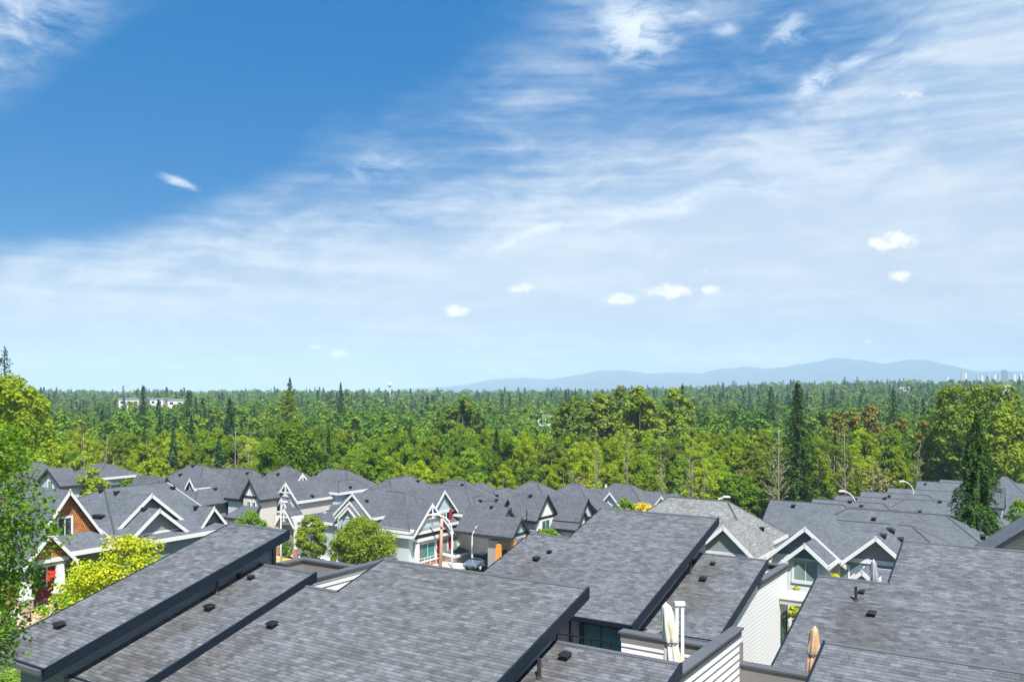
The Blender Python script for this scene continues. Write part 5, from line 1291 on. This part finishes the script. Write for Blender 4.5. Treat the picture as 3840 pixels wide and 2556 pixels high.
# ------------------------------------------------------------------ mountains
def mountains():
    pts = [(1500, 1462), (1640, 1452), (1760, 1438), (1860, 1420), (1960, 1414), (2080, 1418), (2180, 1402), (2240, 1391), (2340, 1388), (2420, 1400), (2520, 1396), (2620, 1401), (2700, 1384), (2790, 1372), (2860, 1378), (2940, 1374), (3020, 1362), (3080, 1352),
           (3130, 1340), (3180, 1342), (3240, 1350), (3310, 1364), (3370, 1356), (3430, 1350), (3490, 1352), (3540, 1366), (3600, 1388), (3660, 1394), (3740, 1390), (3840, 1393), (4000, 1400), (4300, 1440)]
    us = np.linspace(1500, 4300, 320); vs = np.interp(us, [p[0] for p in pts], [p[1] for p in pts])
    rs = RS(5); ns = np.zeros(320)
    for f_, a_ in ((9, 1.6), (23, 1.2), (61, .8), (140, .5)): ns += a_*np.sin(np.linspace(0, f_*2, 320)+rs.uniform(0, 6))
    vs = vs+ns; v = []; f = []; D0 = 9000; nr = 12
    for j in range(nr+1):
        t = j/nr
        for i in range(320):
            x = (us[i]-UH)/F*D0; ztop = H+(VH-vs[i])/F*D0
            if j <= 8: k = j/8; z = -5+(ztop+5)*(k**.85)*(1+.10*math.sin(i*.35+j)*k*(1-k)*3); yy = D0-1700*(1-k)+90*math.sin(i*.21)*(1-k)
            else: k = (j-8)/4; z = ztop*(1-k)-5; yy = D0+1400*k
            v.append((x, yy, z))
    for j in range(nr):
        for i in range(319): f.append((j*320+i, j*320+i+1, (j+1)*320+i+1, (j+1)*320+i))
    me = bpy.data.meshes.new('hills'); me.from_pydata(v, [], f)
    for p in me.polygons: p.use_smooth = True
    me.materials.append(plain('mountain_forest', (.03, .06, .075), .95, .4, .002)); o = bpy.data.objects.new('hills', me); COL.objects.link(o); struct(o)
mountains()

# ------------------------------------------------------------------ haze
hb = MB(); hb.xbox(-8500, 8500, -1500, 10600, -6.9, 368)
ho = hb.build('haze', M['white'], None, uv=False); ho.data.materials.clear()
hm = bpy.data.materials.new('haze_air'); hm.use_nodes = True; nt = hm.node_tree; nt.nodes.remove(nt.nodes['Principled BSDF'])
pv = nt.nodes.new('ShaderNodeVolumePrincipled'); pv.inputs['Color'].default_value = (.60, .83, 1.0, 1); pv.inputs['Density'].default_value = HAZE = .00014
pv.inputs['Anisotropy'].default_value = -.3
L(nt, pv.outputs[0], nt.nodes['Material Output'].inputs['Volume'])
ho.data.materials.append(hm); ho['kind'] = 'stuff'; ho['label'] = 'pale bluish haze fading the far land'; ho['category'] = 'haze'

# ------------------------------------------------------------------ sky
SUN_EL, SUN_AZ = 58.0, 167.0          # azimuth clockwise from +Y
w = bpy.data.worlds.new('World'); C.world = w; w.use_nodes = True; nt = w.node_tree; nt.nodes.clear()
out = nt.nodes.new('ShaderNodeOutputWorld'); bg = nt.nodes.new('ShaderNodeBackground'); bg.inputs[1].default_value = .075; L(nt, bg.outputs[0], out.inputs[0])
sk = nt.nodes.new('ShaderNodeTexSky'); sk.sky_type = 'NISHITA'; sk.sun_disc = False; sk.sun_elevation = R(SUN_EL); sk.sun_rotation = R(SUN_AZ); sk.air_density = 1.0; sk.dust_density = .4; sk.ozone_density = 2.5
skt = mixc(nt, 1.0, sk.outputs[0], (.05, .74, .96), 'MULTIPLY')
hs = N(nt, 'ShaderNodeHueSaturation', Saturation=1.1, Value=1.0); L(nt, mixc(nt, .85, skt, (.0, 1.12, 3.3)), hs.inputs['Color'])
tc = N(nt, 'ShaderNodeTexCoord'); sp = N(nt, 'ShaderNodeSeparateXYZ'); L(nt, tc.outputs['Generated'], sp.inputs[0])
az = mth(nt, 'ARCTAN2', sp.outputs[0], sp.outputs[1]); el = mth(nt, 'ARCSINE', sp.outputs[2])
cb = nt.nodes.new('ShaderNodeCombineXYZ'); L(nt, az, cb.inputs[0]); L(nt, el, cb.inputs[1]); ae = cb.outputs[0]
def AE(u, v):
    a = math.atan((u-UH)/F); return a, math.atan((VH-v)/F*math.cos(a))
def mapv(vec, rot=0, sc=(1, 1, 1), loc=(0, 0, 0)):
    m = nt.nodes.new('ShaderNodeMapping'); m.inputs['Rotation'].default_value = (0, 0, rot); m.inputs['Scale'].default_value = sc; m.inputs['Location'].default_value = loc
    L(nt, vec, m.inputs[0]); return m.outputs[0]
def noise(vec, sc, det=8, rough=.6, dist=0):
    n = N(nt, 'ShaderNodeTexNoise', Scale=sc, Detail=det, Roughness=rough, Distortion=dist); L(nt, vec, n.inputs['Vector']); return n.outputs[0]
def sst(x, a, b):
    n = nt.nodes.new('ShaderNodeMapRange'); n.interpolation_type = 'SMOOTHSTEP'; n.inputs[1].default_value = a; n.inputs[2].default_value = b
    L(nt, x, n.inputs[0]); return n.outputs[0]
def ell(u, v, ru, rv, rot=0, src=None):
    a, e = AE(u, v); ca = math.cos(a)
    s = nt.nodes.new('ShaderNodeVectorMath'); s.operation = 'SUBTRACT'; s.inputs[1].default_value = (a, e, 0); L(nt, src or ae, s.inputs[0]); x = s.outputs[0]
    m = nt.nodes.new('ShaderNodeMapping'); m.vector_type = 'TEXTURE'; m.inputs['Rotation'].default_value = (0, 0, rot); m.inputs['Scale'].default_value = (ru/F*ca*ca, rv/F*ca, 1); L(nt, x, m.inputs[0])
    n = nt.nodes.new('ShaderNodeVectorMath'); n.operation = 'LENGTH'; L(nt, m.outputs[0], n.inputs[0]); return n.outputs['Value']
# warped coordinates
wn = N(nt, 'ShaderNodeTexNoise', Scale=5.0, Detail=3.0); L(nt, ae, wn.inputs['Vector'])
wv = nt.nodes.new('ShaderNodeVectorMath'); wv.operation = 'MULTIPLY_ADD'; wv.inputs[1].default_value = (.16, .07, 0); L(nt, wn.outputs['Color'], wv.inputs[0])
sb = nt.nodes.new('ShaderNodeVectorMath'); sb.operation = 'ADD'; sb.inputs[1].default_value = (-.08, -.035, 0); L(nt, ae, sb.inputs[0]); L(nt, sb.outputs[0], wv.inputs[2]); wae = wv.outputs[0]
streak = noise(mapv(wae, R(-20), (2.2, 9, 1)), 2.3, 9, .6)
fine = noise(mapv(wae, R(-26), (5, 12, 1)), 3.6, 9, .66)
flats = noise(mapv(ae, R(-3), (2.0, 30, 1)), 2.2, 6, .55)
big = noise(wae, 4.0, 4, .5)
# coverage: low veil, right hand veil, minus the clear deep blue at upper left
low = mth(nt, 'ADD', mth(nt, 'SUBTRACT', 1.0, sst(el, .12, .27)), mth(nt, 'MULTIPLY', mth(nt, 'SUBTRACT', 1.0, sst(el, .03, .13)), .55))
a0, e0 = AE(0, 0)
diag = mth(nt, 'ADD', mth(nt, 'MULTIPLY', az, 1.0), mth(nt, 'MULTIPLY', el, -.55))       # grows to the right and down
rv_ = sst(diag, -.44, .20)
clear = mth(nt, 'SUBTRACT', 1.0, sst(ell(120, 440, 1150, 540, R(14), wae), .55, 1.12))
cov = mth(nt, 'ADD', mth(nt, 'MULTIPLY', rv_, .70), mth(nt, 'MULTIPLY', low, .66))
cov = mth(nt, 'SUBTRACT', cov, mth(nt, 'MULTIPLY', clear, .75))
blob2 = mth(nt, 'SUBTRACT', 1.0, sst(ell(1500, 80, 800, 330, R(10), wae), .3, 1.2))
cov = mth(nt, 'SUBTRACT', cov, mth(nt, 'MULTIPLY', blob2, .24))
blob3 = mth(nt, 'SUBTRACT', 1.0, sst(ell(2900, 170, 1000, 330, R(12), wae), .3, 1.2))
cov = mth(nt, 'SUBTRACT', cov, mth(nt, 'MULTIPLY', blob3, .42))
tex = mth(nt, 'ADD', mth(nt, 'MULTIPLY', mth(nt, 'SUBTRACT', streak, .5), .9), mth(nt, 'ADD', mth(nt, 'MULTIPLY', mth(nt, 'SUBTRACT', fine, .5), .55), mth(nt, 'ADD', mth(nt, 'MULTIPLY', mth(nt, 'SUBTRACT', big, .5), .55), mth(nt, 'MULTIPLY', mth(nt, 'SUBTRACT', flats, .5), .6))))
tmod = mth(nt, 'ADD', .25, mth(nt, 'MULTIPLY', sst(cov, -.2, .4), .75))
cov = mth(nt, 'ADD', cov, mth(nt, 'MULTIPLY', tex, tmod))
veil = mth(nt, 'MULTIPLY', sst(cov, -.18, .92), .97)
# corner wisp top left, bank at left
cw = mth(nt, 'SUBTRACT', 1.0, sst(ell(60, 120, 620, 230, R(33), wae), .2, 1.25)); cw = mth(nt, 'MULTIPLY', cw, sst(fine, .25, .75))
veil = mth(nt, 'MAXIMUM', veil, mth(nt, 'MULTIPLY', cw, .95))
bank = mth(nt, 'SUBTRACT', 1.0, sst(ell(120, 1060, 640, 95, R(-4), wae), .35, 1.2)); veil = mth(nt, 'MAXIMUM', veil, mth(nt, 'MULTIPLY', bank, .9))
# bright wisps
wis = None
for (u, v, ru, rv2, ro, k) in ((2370, 100, 230, 150, .1, .8), (2560, 40, 150, 60, .2, .5), (3110, 265, 150, 75, .45, .75), (3290, 165, 130, 55, .3, .6), (2950, 95, 170, 70, .3, .5), (2720, 110, 70, 30, 0, .5), (3460, 200, 80, 30, .2, .4), (672, 685, 90, 24, -.28, .75), (2000, 890, 420, 26, .20, .65), (2500, 790, 420, 60, .17, .6), (2850, 720, 260, 60, .2, .5), (1380, 640, 300, 70, .25, .35), (1650, 800, 330, 60, .3, .3), (1600, 1030, 70, 22, 0, .3), (3430, 355, 120, 60, .1, .35)):
    d = mth(nt, 'MULTIPLY', mth(nt, 'SUBTRACT', 1.0, sst(ell(u, v, ru, rv2, ro, wae if ru > 100 else None), .1, 1.25)), k); wis = d if wis is None else mth(nt, 'MAXIMUM', wis, d)
wt = noise(mapv(wae, R(-32), (6, 17, 1)), 3.4, 10, .68, .6)
wis = mth(nt, 'MULTIPLY', wis, sst(mth(nt, 'ADD', wt, mth(nt, 'MULTIPLY', wis, .20)), .42, .74))
# small fair weather puffs
pn = noise(mapv(ae, 0, (1, 1.5, 1)), 62, 6, .62); pf = None
for (u, v, ru, rv2, k) in ((3340, 900, 150, 52, 1), (3375, 1034, 66, 34, .8), (2334, 1116, 92, 38, 1), (2510, 1088, 128, 42, 1), (2673, 1084, 60, 34, .85), (1956, 1078, 80, 30, .8), (1712, 1160, 78, 36, 1), (1190, 1299, 62, 17, .8), (1275, 1324, 56, 24, .9), (649, 1373, 58, 11, .7), (3410, 355, 100, 44, .5), (3256, 1279, 24, 9, .8), (1720, 1310, 30, 10, .7), (1790, 1292, 30, 9, .6), (2640, 1010, 50, 18, .35), (1700, 1362, 26, 8, .5), (2010, 1405, 22, 12, .4)):
    d = ell(u, v+rv2*.1, ru, rv2); d = mth(nt, 'MULTIPLY', mth(nt, 'SUBTRACT', 1.05, d), k); pf = d if pf is None else mth(nt, 'MAXIMUM', pf, d)
puff = sst(mth(nt, 'ADD', pf, mth(nt, 'MULTIPLY', mth(nt, 'SUBTRACT', pn, .5), 1.25)), .22, .75)
# cloud caps over the mountains
capn = mth(nt, 'MULTIPLY', sst(flats, .45, .7), mth(nt, 'MULTIPLY', sst(az, -.12, .1), mth(nt, 'SUBTRACT', 1.0, sst(mth(nt, 'ABSOLUTE', mth(nt, 'SUBTRACT', el, .033)), .0, .022))))
SKYV, CLV = 1.0, 1.0
hcol = ramp(nt, sst(el, 0.0, .36), [(0, (3.6, 4.3, 4.95)), (.35, (3.9, 4.6, 5.45)), (1, (3.1, 4.1, 5.5))])
hl = mth(nt, 'MULTIPLY', sst(mth(nt, 'ADD', mth(nt, 'MULTIPLY', streak, .5), mth(nt, 'ADD', mth(nt, 'MULTIPLY', fine, .3), mth(nt, 'MULTIPLY', flats, .2))), .44, .64), .75)
hcol = mixc(nt, hl, hcol, (5.3, 5.7, 6.2))
col = mixc(nt, veil, hs.outputs[0], hcol)
col = mixc(nt, mth(nt, 'MULTIPLY', capn, .5), col, (7.2, 7.6, 7.9))
col = mixc(nt, wis, col, (6.2, 6.8, 7.4))
col = mixc(nt, mth(nt, 'MULTIPLY', puff, .92), col, mixc(nt, sst(pn, .35, .6), (5.4, 5.8, 6.4), (7.2, 7.1, 7.2)))
L(nt, col, bg.inputs[0])

sl = bpy.data.lights.new('sun', 'SUN'); sl.energy = 4.2; sl.angle = R(.53); sl.color = (1.0, .965, .915)
so = bpy.data.objects.new('sun', sl); COL.objects.link(so)
azr = R(SUN_AZ); d = Vector((math.sin(azr)*math.cos(R(SUN_EL)), math.cos(azr)*math.cos(R(SUN_EL)), math.sin(R(SUN_EL))))
so.rotation_euler = d.to_track_quat('Z', 'Y').to_euler(); so.location = (0, -20, 80)

cd = bpy.data.cameras.new('camera'); cd.sensor_width = 36; cd.lens = F/3840*36; cd.clip_end = 30000; cd.clip_start = .1
cd.shift_y = (VH-1278)/3840
co = bpy.data.objects.new('camera', cd); co.location = (0, 0, H); co.rotation_euler = (R(90), 0, 0); COL.objects.link(co); C.camera = co

C.view_settings.view_transform = 'Standard'; C.view_settings.look = 'None'; C.view_settings.exposure = 1.15; C.view_settings.gamma = 1
C.render.engine = 'CYCLES'; C.cycles.use_denoising = True; C.cycles.max_bounces = 6; C.cycles.diffuse_bounces = 3; C.cycles.glossy_bounces = 2
C.cycles.transmission_bounces = 4; C.cycles.transparent_max_bounces = 8; C.cycles.volume_bounces = 0; C.cycles.sample_clamp_indirect = 6
